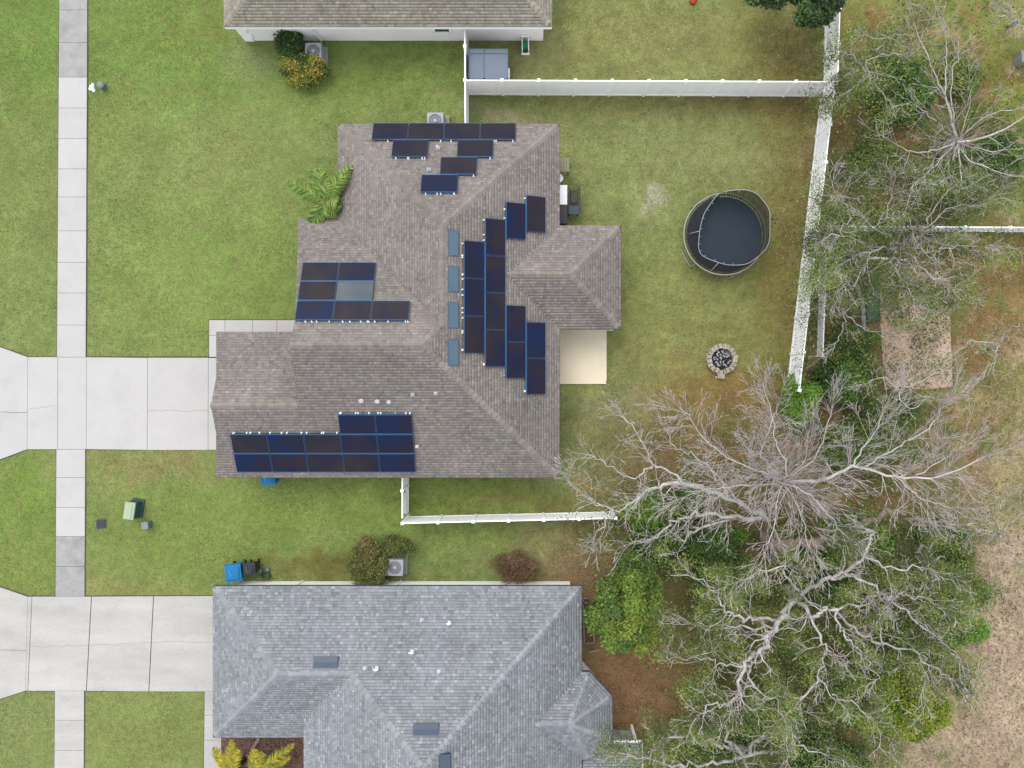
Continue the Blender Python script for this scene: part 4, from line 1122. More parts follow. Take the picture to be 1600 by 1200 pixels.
# things along the back wall
c = W(882, 304, .95); c.z = 0
gl_ = thing('white_chest', 'white topped chest standing under the right eave', 'chest', c)
b = B(); b.box(c + Vector((-.18, 0, .42)), (.60, 1.0, .84), t=(.9, .9, .9)); b.build('body', M['grey_plastic'], gl_)
b = B(); b.box(c + Vector((-.18, 0, .88)), (.66, 1.06, .08), top=.96); b.build('lid', M['white_trim'], gl_)
c = W(880, 335, .95); c.z = 0
bk = thing('deck_box', 'black deck box below the white topped chest under the right eave', 'deck box', c)
b = B(); b.box(c + Vector((-.15, 0, .42)), (.66, .94, .84)); b.build('body', M['black'], bk)
b = B(); b.box(c + Vector((-.15, 0, .87)), (.72, 1.0, .07), top=.94); b.build('lid', M['dark_grey'], bk)
c = W(897, 314, .7); c.z = 0
gr_ = thing('grill_cart', 'grey and black grill cart with side shelves on the lawn by the eave', 'grill', c)
b = B()
for sx in (-1, 1):
    for sy in (-1, 1): b.box(c + Vector((sx * .22, sy * .62, .36)), (.05, .05, .72))
b.bar(c + Vector((.30, -.7, .7)), c + Vector((.30, .75, .8)), .06, .06); b.bar(c + Vector((-.26, -.7, .72)), c + Vector((-.26, .7, .72)), .06, .05); b.build('frame', M['black'], gr_)
b = B(); b.box(c + Vector((.01, -.48, .72)), (.50, .46, .06)); b.build('side_shelf', M['ac_dark'], gr_)
b = B(); b.box(c + Vector((0, .18, .62)), (.46, .78, .22), t=(1.2, 1.2, 1)); b.box(c + Vector((0, .18, .76)), (.46, .78, .1), top=.7, t=(1.2, 1.2, 1)); b.build('hood', M['spring_pad'], gr_)
c = W(879, 257, .8); c.z = 0
tt_ = thing('side_table', 'tan slatted table peeking out under the right eave', 'table', c)
for k in range(5):
    b = B(); b.box(c + Vector((-.3 + .145 * k, 0, .76)), (.12, .62, .04)); b.build('slat', M['tan_resin'], tt_)
b = B(); b.box(c + Vector((0, -.33, .74)), (.78, .06, .07)); b.box(c + Vector((0, .33, .74)), (.78, .06, .07)); b.build('rim', M['tan_resin'], tt_)
for sx in (-1, 1):
    for sy in (-1, 1):
        b = B(); b.box(c + Vector((sx * .33, sy * .29, .35)), (.06, .06, .7)); b.build('leg', M['tan_resin'], tt_)
c = W(873.5, 277, .6); c.z = 0
b = B(); b.lathe(c, [(.16, 0), (.2, .4), (.23, .42), (.23, .46), (.18, .46), (.01, .42)], 16); b.build('bucket', M['white_trim'], None, label='white round bucket between the slatted table and the chest', cat='bucket')

# timber frame on the leaf litter by the grey roof
c = W(922, 965, .1); c.z = 0
lf = thing('planter_frame', 'ladder-like weathered timber frame on leaf litter right of the grey roof', 'planter frame', c)
def tim(a_, b2, w=.09, name='rail'):
    b = B(); b.bar(W(a_[0], a_[1], .1), W(b2[0], b2[1], .1), w, .14); b.build(name, M['timber'], lf)
tim((911, 936), (913, 1006)); tim((920, 940), (922, 975)); tim((925, 976), (929, 1003))
for a_, b2 in (((908, 936), (918, 934)), ((909, 942), (922, 941)), ((909, 957), (923, 957)), ((911, 980), (926, 977)), ((913, 1006), (930, 1003))): tim(a_, b2, .08, 'crosspiece')
b = B(); b.bar(W(921, 1019, .05), W(939, 1014.5, .05), .09, .06); b.build('plank', M['timber'], None, label='loose plank on the leaf litter below the timber frame', cat='plank')
b = B(); b.bar(W(393, 1172, .05), W(405, 1153, .05), .16, .10); b.build('board', M['timber'], None, label='short light board leaning in the mulch bed by the palms', cat='board')

# beyond the right-hand fence
b = B()
n1, n2 = 5, 14
vs_ = []
for j in range(n2):
    for i in range(n1):
        p = W(1352 + 20 * i / (n1 - 1), 420 + 82 * j / (n2 - 1), .1); vs_.append((p.x, p.y, .10 + .12 * sin(i * 1.3 + j * .7) * .5 + .1))
lo_ = [(x, y, .03) for x, y, z in vs_]
top_f = [(j * n1 + i, (j + 1) * n1 + i, (j + 1) * n1 + i + 1, j * n1 + i + 1) for j in range(n2 - 1) for i in range(n1 - 1)]
o_n = len(vs_)
bor = [i for i in range(n1)] + [j * n1 + n1 - 1 for j in range(1, n2)] + [(n2 - 1) * n1 + i for i in range(n1 - 2, -1, -1)] + [j * n1 for j in range(n2 - 2, 0, -1)]
b.add(vs_ + lo_, top_f + [(bor[k], bor[(k + 1) % len(bor)], o_n + bor[(k + 1) % len(bor)], o_n + bor[k]) for k in range(len(bor))])
b.build('tarp', M['tarp'], None, smooth=True, label='faded green tarp strip along the dirt pad beyond the fence', cat='tarp')
b = B(); pth = dense([W(1336, 440, .5), W(1341, 455, .5), W(1346, 470, .5), W(1349, 490, .45), W(1349, 515, .4), W(1347, 535, .35)], 4, False)
b.tube(pth, [.10 + .015 * (i % 2) for i in range(len(pth))], 8); b.build('drain_pipe', M['pipe'], None, label='curved pale grey drain pipe left of the green tarp', cat='pipe')
b = B(); b.bar(W(1356, 403, .5), W(1420, 405, .5), .11, .11); b.build('rail', M['white_trim'], None, label='loose white rail lying under the olive oak', cat='rail')
c = W(1606, 86, .6); c.z = 0
b = B(); b.box(c + Vector((.1, 0, .3)), (.85, .6, .6), .1, t=(.95, .97, 1)); b.box(c + Vector((.1, 0, .63)), (.9, .66, .06), .1, top=.9); b.build('utility_cabinet', M['pipe'], None, label='white cabinet on the right edge below the white canopy corner', cat='utility cabinet')
c = W(1617, 58, 1.4); c.z = 0
cn_ = thing('canopy', 'corner of a white canopy at the right edge near the top', 'canopy', c)
b = B(); b.add([c + Vector((-.6, 0, 1.3)), c + Vector((1.0, -.5, 1.35)), c + Vector((1.3, 1.0, 1.35)), c + Vector((.4, .2, 2.0)), c + Vector((-.6, 0, 1.24)), c + Vector((1.0, -.5, 1.29)), c + Vector((1.3, 1.0, 1.29))], [(0, 1, 3), (1, 2, 3), (2, 0, 3), (0, 4, 5, 1), (1, 5, 6, 2), (2, 6, 4, 0)]); b.build('cloth', M['pipe'], cn_)
b = B()
for x_, y_ in ((-.5, .02), (.9, -.42), (1.2, .9)): b.tube([c + Vector((x_, y_, 0)), c + Vector((x_, y_, 1.26))], .02, 6)
b.build('pole', M['steel'], cn_)
c = W(1083, 1, .2); c.z = 0
b = B(); b.lathe(c, [(.13, .02), (.16, .1), (.13, .2), (.01, .23)], 10); b.box(c + Vector((.14, .12, .08)), (.2, .12, .12)); b.build('toy', M['rust'], None, label='small red toy on the lawn at the very top edge', cat='toy')

# ------------------------------------------------------------------ plants
def leaf_mesh(name, C, size, tint, rng, flat=.55, aspect=.5):
    """one diamond leaf per centre"""
    n = len(C); C = np.asarray(C, float)
    nr_ = rng.normal(0, 1, (n, 3)); nr_[:, 2] = np.abs(nr_[:, 2]) + flat * 2
    nr_ /= np.linalg.norm(nr_, axis=1)[:, None]
    a_ = rng.normal(0, 1, (n, 3)); a_ -= nr_ * (a_ * nr_).sum(1)[:, None]; a_ /= np.linalg.norm(a_, axis=1)[:, None]
    b_ = np.cross(nr_, a_)
    s_ = size[0] + (size[1] - size[0]) * rng.random(n)
    a_ = a_ * s_[:, None]; b_ = b_ * (s_ * aspect)[:, None]
    V = np.stack([C - a_, C + b_, C + a_ * 1.0, C - b_], 1).reshape(-1, 3)
    F = np.arange(4 * n).reshape(n, 4)
    return np_mesh(name, V, F, M['leaf'], tint=tint)
def palette(n, cols, rng, jit=.22):
    c = np.array([alb(*x) for x in cols])[rng.integers(0, len(cols), n)]
    return c * (1 + rng.normal(0, jit, (n, 1))).clip(.4, 1.8) * (1 + rng.normal(0, .05, (n, 3)))

class Tree:
    def __init__(s, seed):
        s.r = random.Random(seed); s.np = np.random.default_rng(seed)
        s.seg = []; s.thick = []; s.leafp = []; s.count = 0
    def rot(s, d, ang):
        a_ = Vector((s.r.gauss(0, 1), s.r.gauss(0, 1), s.r.gauss(0, .6)))
        a_ = a_ - d * a_.dot(d)
        if a_.length < 1e-4: a_ = Vector((d.y, -d.x, 0.1))
        return (d * cos(ang) + a_.normalized() * sin(ang)).normalized()
    def limb(s, pts, r0, r1, k=5, wob=.06):
        pts = dense([Vector(p) for p in pts], k, False)
        n = len(pts)
        pts = [p + Vector((s.r.gauss(0, wob), s.r.gauss(0, wob), s.r.gauss(0, wob))) if 0 < i < n - 1 else p for i, p in enumerate(pts)]
        rad = [r0 + (r1 - r0) * (i / (n - 1)) ** .8 for i in range(n)]
        s.thick.append((pts, rad)); return pts, rad
    def grow(s, p, d, L, r, lvl, P_):
        n = max(3, int(L / P_['step'])); st = L / n
        pts = [p]; 
        for i in range(n):
            d = d + Vector((s.r.gauss(0, 1), s.r.gauss(0, 1), s.r.gauss(0, .7))) * P_['wander'] + Vector((0, 0, P_['up']))
            d.normalize(); p = p + d * st; pts.append(p)
        rad = [max(P_['rmin'], r * (1 - .8 * i / n)) for i in range(n + 1)]
        if r > .035: s.thick.append((pts, rad))
        else:
            for i in range(n): s.seg.append((*pts[i], *pts[i + 1], rad[i], rad[i + 1]))
        s.count += 1
        if lvl < P_['lvl']:
            kk = P_['dens'] * L; kk = int(kk) + (s.r.random() < kk - int(kk))
            for _ in range(min(kk, P_.get('maxc', 9))):
                f = s.r.uniform(.15, 1); i = min(n - 1, int(f * n)); q_ = pts[i].lerp(pts[i + 1], s.r.random())
                dd = (pts[i + 1] - pts[i]).normalized()
                s.grow(q_, s.rot(dd, s.r.uniform(*P_.get('ang', (.45, 1.05)))), L * s.r.uniform(.35, .62) * (1.15 - .5 * f), max(P_['rmin'], r * .55), lvl + 1, P_)
        if lvl >= P_['lvl'] - 1: s.leafp += pts[1:]
    def sprout(s, pts, rad, dens, L, P_, lvl=1, start=.15, rfac=.45):
        n = len(pts); tot = sum((pts[i + 1] - pts[i]).length for i in range(n - 1)); kk = int(dens * tot)
        for _ in range(kk):
            f = s.r.uniform(start, 1); i = min(n - 2, int(f * (n - 1)))
            q_ = pts[i].lerp(pts[i + 1], s.r.random()); dd = (pts[i + 1] - pts[i]).normalized()
            s.grow(q_, s.rot(dd, s.r.uniform(.5, 1.15)), L * s.r.uniform(.5, 1.15) * (1.1 - .35 * f), min(rad[i] * rfac, P_.get('rtop', .03)), lvl, P_)
        dd = (pts[-1] - pts[-2]).normalized()
        for _ in range(3): s.grow(pts[-1], s.rot(dd, s.r.uniform(.05, .5)), L * s.r.uniform(.6, 1.1), min(rad[-1] * .8, .03), lvl, P_)
    def build(s, root, bark, twigbark=None, dk=2.0):
        off = rootloc(root)
        b = B()
        for pts, rad in s.thick:
            b.tube(pts, list(rad), 8 if rad[0] > .08 else 5)
        tk = b.build('trunk', bark, root, smooth=True)
        if s.seg:
            A = np.array(s.seg); p0, p1_ = A[:, 0:3] - np.array(off), A[:, 3:6] - np.array(off)
            d = p1_ - p0; d /= np.linalg.norm(d, axis=1)[:, None] + 1e-9
            ref = np.where(np.abs(d[:, 2:3]) < .9, np.array([[0, 0, 1.0]]), np.array([[1.0, 0, 0]]))
            a_ = np.cross(d, ref); a_ /= np.linalg.norm(a_, axis=1)[:, None]; c_ = np.cross(d, a_)
            V = []
            for pp, rr in ((p0, A[:, 6:7]), (p1_, A[:, 7:8])):
                for k in range(3):
                    an = 2 * pi * k / 3; V.append(pp + (a_ * cos(an) + c_ * sin(an)) * rr)
            n = len(A); V = np.stack(V, 1).reshape(-1, 3); o = (np.arange(n) * 6)[:, None]
            F = np.concatenate([o + np.array([[k, (k + 1) % 3, 3 + (k + 1) % 3, 3 + k]]) for k in range(3)], 0)
            w_ = s.np.random((n, 1)) ** dk; t = np.repeat((1 + s.np.normal(0, .15, (n, 1))).clip(.5, 1.4), 3, 1) * (np.array([[1, .985, .975]]) * (1 - w_) + np.array([[.74, .65, .66]]) * w_); t = np.concatenate([t, t, t], 0)
            tagset(link('branches', np_mesh('branches', V, F, twigbark or bark, tint=t), root), kind='stuff')
        return tk
    def leaves(s, root, per, spread, size, cols, drop=.3, extra=None, jit=.13, keep=1.0, flat=.55, gap=.34):
        off = np.array(rootloc(root))
        C = np.array([tuple(p) for p in s.leafp]) if s.leafp else np.zeros((0, 3))
        if keep < 1: C = C[s.np.random(len(C)) < keep]
        C = np.repeat(C, per, 0)
        C = C + s.np.normal(0, spread, C.shape) * np.array([1, 1, .5])
        C[:, 2] -= .12 + np.abs(s.np.normal(0, drop, len(C)))
        if gap > 0:
            gn = vnoise(C[:, 0] + 200, C[:, 1] + 200, .75, 91) * .65 + vnoise(C[:, 0] + 200, C[:, 1] + 200, .3, 92) * .35
            C = C[gn > gap]
        tp = np.array([(p.x, p.y, p.z, q_) for pts, rad in s.thick for p, q_ in zip(pts, rad) if q_ > .018])
        okm = np.ones(len(C), bool)
        for i0 in range(0, len(C), 4000):
            c_ = C[i0:i0 + 4000]
            d2 = (c_[:, None, 0] - tp[None, :, 0]) ** 2 + (c_[:, None, 1] - tp[None, :, 1]) ** 2
            hitm = (d2 < (tp[None, :, 3] + .14) ** 2) & (c_[:, None, 2] > tp[None, :, 2] - tp[None, :, 3])
            okm[i0:i0 + 4000] = ~hitm.any(1)
        C = C[okm]
        if extra is not None: C = np.concatenate([C, extra], 0)
        C[:, 2] = np.maximum(C[:, 2], .15)
        g = (.35 + 1.1 * vnoise(C[:, 0] + 70, C[:, 1] + 70, .8, 77)) * (.75 + .5 * vnoise(C[:, 0] + 70, C[:, 1] + 70, .25, 78))
        link('crown', leaf_mesh('crown', C - off, size, palette(len(C), cols, s.np, jit) * 1.5 * g[:, None], s.np, flat), root)
        return len(C)

def blob_points(rng, n, c, r, shell=.55):
    d = rng.normal(0, 1, (n, 3)); d /= np.linalg.norm(d, axis=1)[:, None]
    rr = (shell + (1 - shell) * rng.random(n)) 
    return np.array(c) + d * rr[:, None] * np.array(r)

def shrub(px, py, rx, ry, h, label, cols, n, name='shrub', cat='shrub', size=(.05, .10), seed=1, group=None, lobes=9, stems='bark_dark', twigs=False, lean=.45):
    c = W(px, py, h * .6); base = Vector((c.x, c.y, 0)); sc = (CAM_H - h * .6) / FPX
    rx *= sc; ry *= sc
    rng = np.random.default_rng(seed); rr = random.Random(seed)
    if cat == 'tree': base = base + Vector((base.x, base.y, 0)).normalized() * (.034 * h * Vector((base.x, base.y)).length / 2.6)
    top0 = Vector((c.x, c.y, 0))
    root = thing(name, label, cat, base, group)
    b = B(); C = []
    TN = []
    pal = np.array([alb(*q_) for q_ in cols]) * 1.45
    lobes = int(lobes * 1.5)
    for k in range(lobes):
        a_ = 2 * pi * k * .618 + rr.uniform(-.4, .4); q_ = sqrt((k + .4) / lobes) * rr.uniform(.72, .94)
        ce = top0 + Vector((rx * q_ * cos(a_), ry * q_ * sin(a_), h * (.70 - .30 * q_ * q_ + rr.uniform(-.10, .10))))
        b.tube([base + Vector((rr.uniform(-.08, .08), rr.uniform(-.08, .08), -.02)), base.lerp(ce, .5) + Vector((0, 0, .1 * h)), ce], [.035, .025, .008], 5)
        s_ = rr.uniform(1.1, 1.8) / sqrt(lobes); m_ = int(1.6 * n / lobes * rr.uniform(.7, 1.35))
        ez = min(h * .30, rr.uniform(.8, 1.2) * s_ * (rx + ry) * .6)
        p_ = blob_points(rng, m_, ce, (rx * s_, ry * s_, ez), .25)
        p_ += rng.normal(0, .09, p_.shape)
        C.append(p_)
        base_c = pal[rr.randrange(len(cols))]
        mixc = pal[rng.integers(0, len(cols), m_)] * .5 + base_c * .5
        TN.append(mixc * rr.uniform(.85, 1.16) * (1 + rng.normal(0, .24, (m_, 1))).clip(.5, 1.7))
    b.build('stem', M[stems], root)
    C = np.concatenate(C, 0); C[:, 2] = np.maximum(C[:, 2], .05); t = np.concatenate(TN, 0)
    link('foliage', leaf_mesh('foliage', C - np.array(base), (size[0] * .8, size[1] * .8), t, rng, .5), root)
    return root

DG = [(56, 82, 38), (70, 98, 44), (84, 114, 50), (48, 68, 38)]
OL = [(104, 118, 56), (122, 132, 66), (88, 106, 48), (134, 136, 76)]
BG = [(94, 132, 44), (112, 148, 52), (78, 116, 46), (128, 152, 60)]
YG = [(140, 146, 50), (164, 154, 60), (120, 136, 48), (178, 150, 66), (96, 120, 48)]
# shrubs in the gardens
shrub(452, 66, 22, 22, 1.3, 'round dark green shrub against the top house wall', DG, 5200, seed=2)
shrub(478, 108, 36, 24, 1.1, 'yellow-green croton shrub below the air conditioner of the top house', YG + DG, 7500, seed=3)
shrub(577, 880, 29, 36, 1.5, 'dark bronze-green bush left of the air conditioner above the grey roof', [(98, 108, 52), (114, 114, 58), (82, 94, 46), (124, 104, 62)], 9500, seed=4, lobes=12)
shrub(616, 854, 26, 11, 1.2, 'small olive bush right above the lower air conditioner', [(98, 108, 52), (114, 114, 58), (82, 94, 46)], 3600, seed=5, lobes=6)
shrub(806, 886, 36, 25, 1.1, 'reddish brown half-bare bush against the grey-roofed house wall', [(112, 84, 66), (128, 98, 76), (96, 72, 58), (112, 104, 62)], 6500, seed=6, size=(.03, .07), lobes=12)
# understory beyond the back yard
US = [(1250, 628, 34, 36, 2.0, 'bright green bush at the foot of the leaf-covered fence', BG, 6000),
      (1322, 596, 44, 34, 2.0, 'dark green bush right of the leaf-covered fence end', DG + BG[:1], 6500),
      (1385, 650, 52, 34, 1.6, 'mid green brush under the upper twigs of the bare tree', DG + OL, 6500),
      (1010, 800, 44, 30, 2.2, 'bright green bush under the sprawling limb at the fence end', BG + DG[2:3], 6000),
      (1068, 792, 34, 28, 2.2, 'leafy green bush right of the bush at the fence end', BG[:2] + DG, 4200),
      (1030, 842, 46, 30, 2.2, 'green bush between the fence end and the rounded green tree', DG + BG[:1], 5600),
      (1110, 850, 54, 36, 2.4, 'dark green thicket under the broken pale limb', DG + BG[:1], 7200),
      (1345, 842, 60, 34, 2.2, 'bright green brush under the thick brown limb', BG + DG, 7200),
      (1268, 900, 60, 40, 2.0, 'dark thicket around the trunk of the live oak', DG, 7500),
      (1445, 905, 60, 40, 2.0, 'olive brush on the right flank of the live oak', OL + DG[1:3], 7000),
      (1345, 1082, 62, 46, 2.6, 'deep green bush left of the yellow-green one', BG + DG, 8500),
      (1200, 1140, 74, 46, 2.2, 'dark thicket under the lower left boughs of the live oak', DG, 8500),
      (1428, 140, 36, 44, 1.8, 'green bush left of the straight-branched bare tree', DG + BG[:2], 5200),
      (1560, 245, 50, 32, 1.8, 'dark brush under the right limbs of the straight-branched tree', DG, 6000),
      (1340, 700, 70, 40, 1.5, 'low olive brush right under the middle of the bare tree', DG + OL[:2], 7000),
      (1520, 985, 26, 18, 1.6, 'small bright green sprig at the right tip of the live oak', BG, 2600),
      (1130, 900, 60, 46, 2.4, 'shady green thicket behind the rounded green tree', DG + OL[:1], 8000),
      (1445, 1000, 60, 44, 2.2, 'dark green thicket under the right boughs of the live oak', DG + BG[:1], 8000),
      (1500, 925, 46, 60, 1.8, 'olive brush at the outer right edge of the live oak by the dry field', OL + DG[1:3], 5000),
      (1475, 845, 50, 34, 1.6, 'green brush below the tip of the thick brown limb', DG + OL, 5000),
      (1405, 160, 40, 30, 1.4, 'low olive brush beside the fallen branch', OL + DG, 4000),
      (1500, 120, 34, 30, 1.4, 'small green brush above the straight-branched bare tree', OL + BG[:1], 3200),
      (1365, 250, 44, 26, 1.3, 'olive brush right of the fence below the fallen branch', OL + DG[:2], 4500),
      (1475, 290, 50, 30, 1.6, 'green brush between the olive oak and the straight-branched tree', DG + OL[:1], 6000),
      (1380, 110, 36, 34, 1.3, 'green brush under the thin grey-twigged tree', DG + OL, 4500),
      (1330, 545, 44, 36, 1.5, 'dull green brush at the lower end of the narrow fence', OL + DG, 5000),
      (1110, 1180, 80, 36, 2.0, 'olive thicket at the bottom edge right of the leaf litter', OL + DG, 7000),
      (1290, 1190, 70, 36, 2.2, 'dark green thicket at the bottom edge under the live oak', DG, 7000)]
for i, (x_, y_, a_, b_, h_, lb, co, n_) in enumerate(US):
    shrub(x_, y_, a_, b_, h_, lb, co, n_, 'bush', 'bush', seed=20 + i, lobes=11, size=(.06, .12), group='bushes beyond the back yard')
shrub(1412, 1108, 74, 50, 3.6, 'dense yellow-green bush beside the pale dry field', [(110, 134, 38), (134, 148, 44), (88, 116, 36), (150, 148, 52)], 26000, 'bush', 'bush', seed=51, lobes=16, size=(.06, .13), group='bushes beyond the back yard')

# rounded green tree right of the timber frame
shrub(985, 952, 60, 82, 5.0, 'dense rounded green tree between the grey roof and the live oak', [(100, 128, 50), (118, 142, 56), (82, 110, 50), (140, 150, 60), (66, 92, 52)], 46000, 'tree', 'tree', seed=61, lobes=26, size=(.07, .15))
# dark oak at the top edge
shrub(1278, -4, 40, 40, 5.5, 'dark green oak crown hanging over the fence at the top edge', [(72, 98, 54), (88, 112, 60), (60, 84, 50)], 15000, 'tree', 'tree', seed=62, lobes=16, size=(.07, .14))
shrub(1216, -22, 38, 22, 5.0, 'dark green treetop left of the larger oak at the top edge', [(76, 102, 56), (90, 114, 62), (64, 86, 52)], 7000, 'tree', 'tree', seed=63, lobes=8, size=(.07, .14))

def L3(*pts): return [W(*p) for p in pts]
# bare tree A
PB = dict(ang=(.22, .72), step=.34, wander=.075, up=.015, dens=3.3, lvl=3, rmin=.0078, rtop=.028, maxc=9)
A = Tree(101)
baseA = W(1196, 738, 0)
tA = thing('bare_tree', 'leafless pale grey tree with dense radiating twigs beyond the fence', 'tree', baseA)
hubA = W(1224, 754, 5.5)
A.limb([baseA, baseA.lerp(hubA, .5) + Vector((.05, 0, 0)), hubA], .26, .14)
LA = [([(1224, 754, 5.5), (1287, 750, 6.6), (1332, 730, 7.2), (1400, 744, 7.8), (1470, 744, 8.2), (1530, 718, 8.5)], .15, .025),
      ([(1330, 730, 7.2), (1352, 695, 7.6), (1372, 667, 8), (1381, 640, 8.2)], .07, .02),
      ([(1345, 734, 7.3), (1380, 712, 7.6), (1415, 692, 8), (1455, 664, 8.2), (1470, 638, 8.3)], .07, .02),
      ([(1400, 744, 7.8), (1422, 765, 8), (1446, 782, 8), (1480, 792, 8)], .05, .015),
      ([(1430, 744, 7.9), (1470, 720, 8.2), (1500, 700, 8.2)], .04, .015),
      ([(1224, 754, 5.5), (1247, 762, 6.5), (1277, 785, 7), (1312, 828, 7.2)], .07, .015),
      ([(1224, 752, 5.5), (1228, 725, 6.4), (1212, 690, 7), (1206, 650, 7.4), (1195, 612, 7.6)], .08, .015),
      ([(1222, 745, 5.7), (1190, 712, 6.6), (1203, 667, 7.2), (1216, 632, 7.4)], .07, .015),
      ([(1222, 752, 5.6), (1192, 738, 6.4), (1137, 715, 6.9), (1097, 680, 7.2), (1072, 645, 7.4)], .07, .015),
      ([(1222, 756, 5.6), (1170, 758, 6.5), (1127, 762, 7), (1080, 772, 7.2)], .06, .015),
      ([(1222, 758, 5.6), (1214, 782, 6.4), (1210, 825, 7), (1192, 857, 7.2)], .06, .015),
      ([(1226, 758, 5.6), (1250, 800, 6.6), (1262, 850, 7.2)], .05, .015),
      ([(1228, 750, 5.6), (1270, 718, 6.6), (1290, 672, 7.2), (1300, 640, 7.4)], .06, .015),
      ([(1230, 748, 5.6), (1256, 720, 6.4), (1262, 680, 7)], .05, .015)]
for pts, r0, r1 in LA:
    p_, r_ = A.limb(L3(*pts), r0 * .66, r1 * .8, wob=.035); A.sprout(p_, r_, 5.0, 1.8, PB, 1, .10)
for k in range(45):
    a_ = A.r.uniform(0, 2 * pi); A.grow(hubA + Vector((A.r.gauss(0, .25), A.r.gauss(0, .25), A.r.uniform(-.5, .6))), Vector((cos(a_), sin(a_), A.r.uniform(.1, .7))).normalized(), A.r.uniform(1.0, 2.6), .02, 2, PB)
A.build(tA, M['bark_pale'], M['bark_pale'], 1.6)
# sprawling bare oak B
Bt = Tree(102)
baseB = W(1185, 800, 0)
tB = thing('bare_tree', 'sprawling half-bare oak reaching left over the white fence end', 'tree', baseB)
hubB = W(1200, 812, 2.6)
Bt.limb([baseB, hubB], .22, .13)
PO = dict(step=.24, wander=.22, up=.01, dens=2.0, lvl=3, rmin=.009, rtop=.035, maxc=7)
LB = [([(1200, 812, 2.6), (1150, 785, 4.5), (1080, 757, 5.2), (1040, 760, 5.5), (1010, 767, 5.7), (992, 783, 5.9), (960, 797, 6), (930, 785, 6)], .17, .03),
      ([(1100, 764, 5), (1055, 745, 5.4), (1020, 723, 5.8), (1007, 702, 6), (998, 680, 6.1), (970, 650, 6.2)], .09, .02),
      ([(1020, 727, 5.8), (1000, 742, 6), (982, 746, 6), (940, 722, 6.1), (925, 715, 6.1)], .06, .015),
      ([(1140, 775, 4.8), (1112, 735, 5.5), (1080, 710, 5.8), (1052, 700, 6), (1042, 672, 6.1)], .08, .015),
      ([(1150, 780, 4.6), (1120, 745, 5.2), (1097, 728, 5.4)], .09, .05),
      ([(1200, 812, 2.6), (1150, 806, 4.2), (1097, 802, 5), (1077, 807, 5.4), (1050, 817, 5.6), (1020, 842, 5.8), (990, 847, 6)], .14, .02),
      ([(1180, 812, 3.4), (1145, 810, 4.0), (1092, 826, 4.5), (1067, 845, 4.6)], .11, .06),
      ([(960, 797, 6), (945, 820, 6), (928, 838, 5.9), (925, 860, 5.8)], .05, .015),
      ([(940, 790, 6), (905, 770, 6.1), (888, 750, 6.1)], .03, .012)]
for pts, r0, r1 in LB:
    p_, r_ = Bt.limb(L3(*pts), r0 * .8, r1 * .8, wob=.07); Bt.sprout(p_, r_, 3.0, 1.6, PO, 1, .2)
Bt.build(tB, M['bark_grey'], M['bark_pale'])
Bt.leaves(tB, 2, .3, (.035, .07), OL + DG[1:3], .5, keep=.6)
# thick brown limb leaning right
Ct = Tree(103)
baseC = W(1190, 838, 0)
tC = thing('tree', 'leaning tree with a thick bare brown limb above the live oak', 'tree', baseC)
Ct.limb([baseC, W(1207, 851, 2.2)], .28, .22)
p_, r_ = Ct.limb(L3((1207, 851, 2.2), (1255, 850, 3.4), (1300, 842, 4), (1340, 825, 4.6), (1385, 797, 5.4), (1418, 806, 6), (1460, 815, 6.2), (1510, 820, 6.4)), .26, .03, wob=.10)
Ct.sprout(p_, r_, 1.7, 1.5, PO, 1, .6)
p_, r_ = Ct.limb(L3((1207, 851, 2.2), (1225, 862, 3), (1248, 880, 3.6), (1270, 905, 4.2)), .20, .10, wob=.10)
Ct.sprout(p_, r_, .8, 1.2, PO, 1, .5)
Ct.build(tC, M['bark_brown'], M['bark_pale'])
Ct.leaves(tC, 8, .28, (.035, .075), OL + DG[1:2], .45, keep=.7)
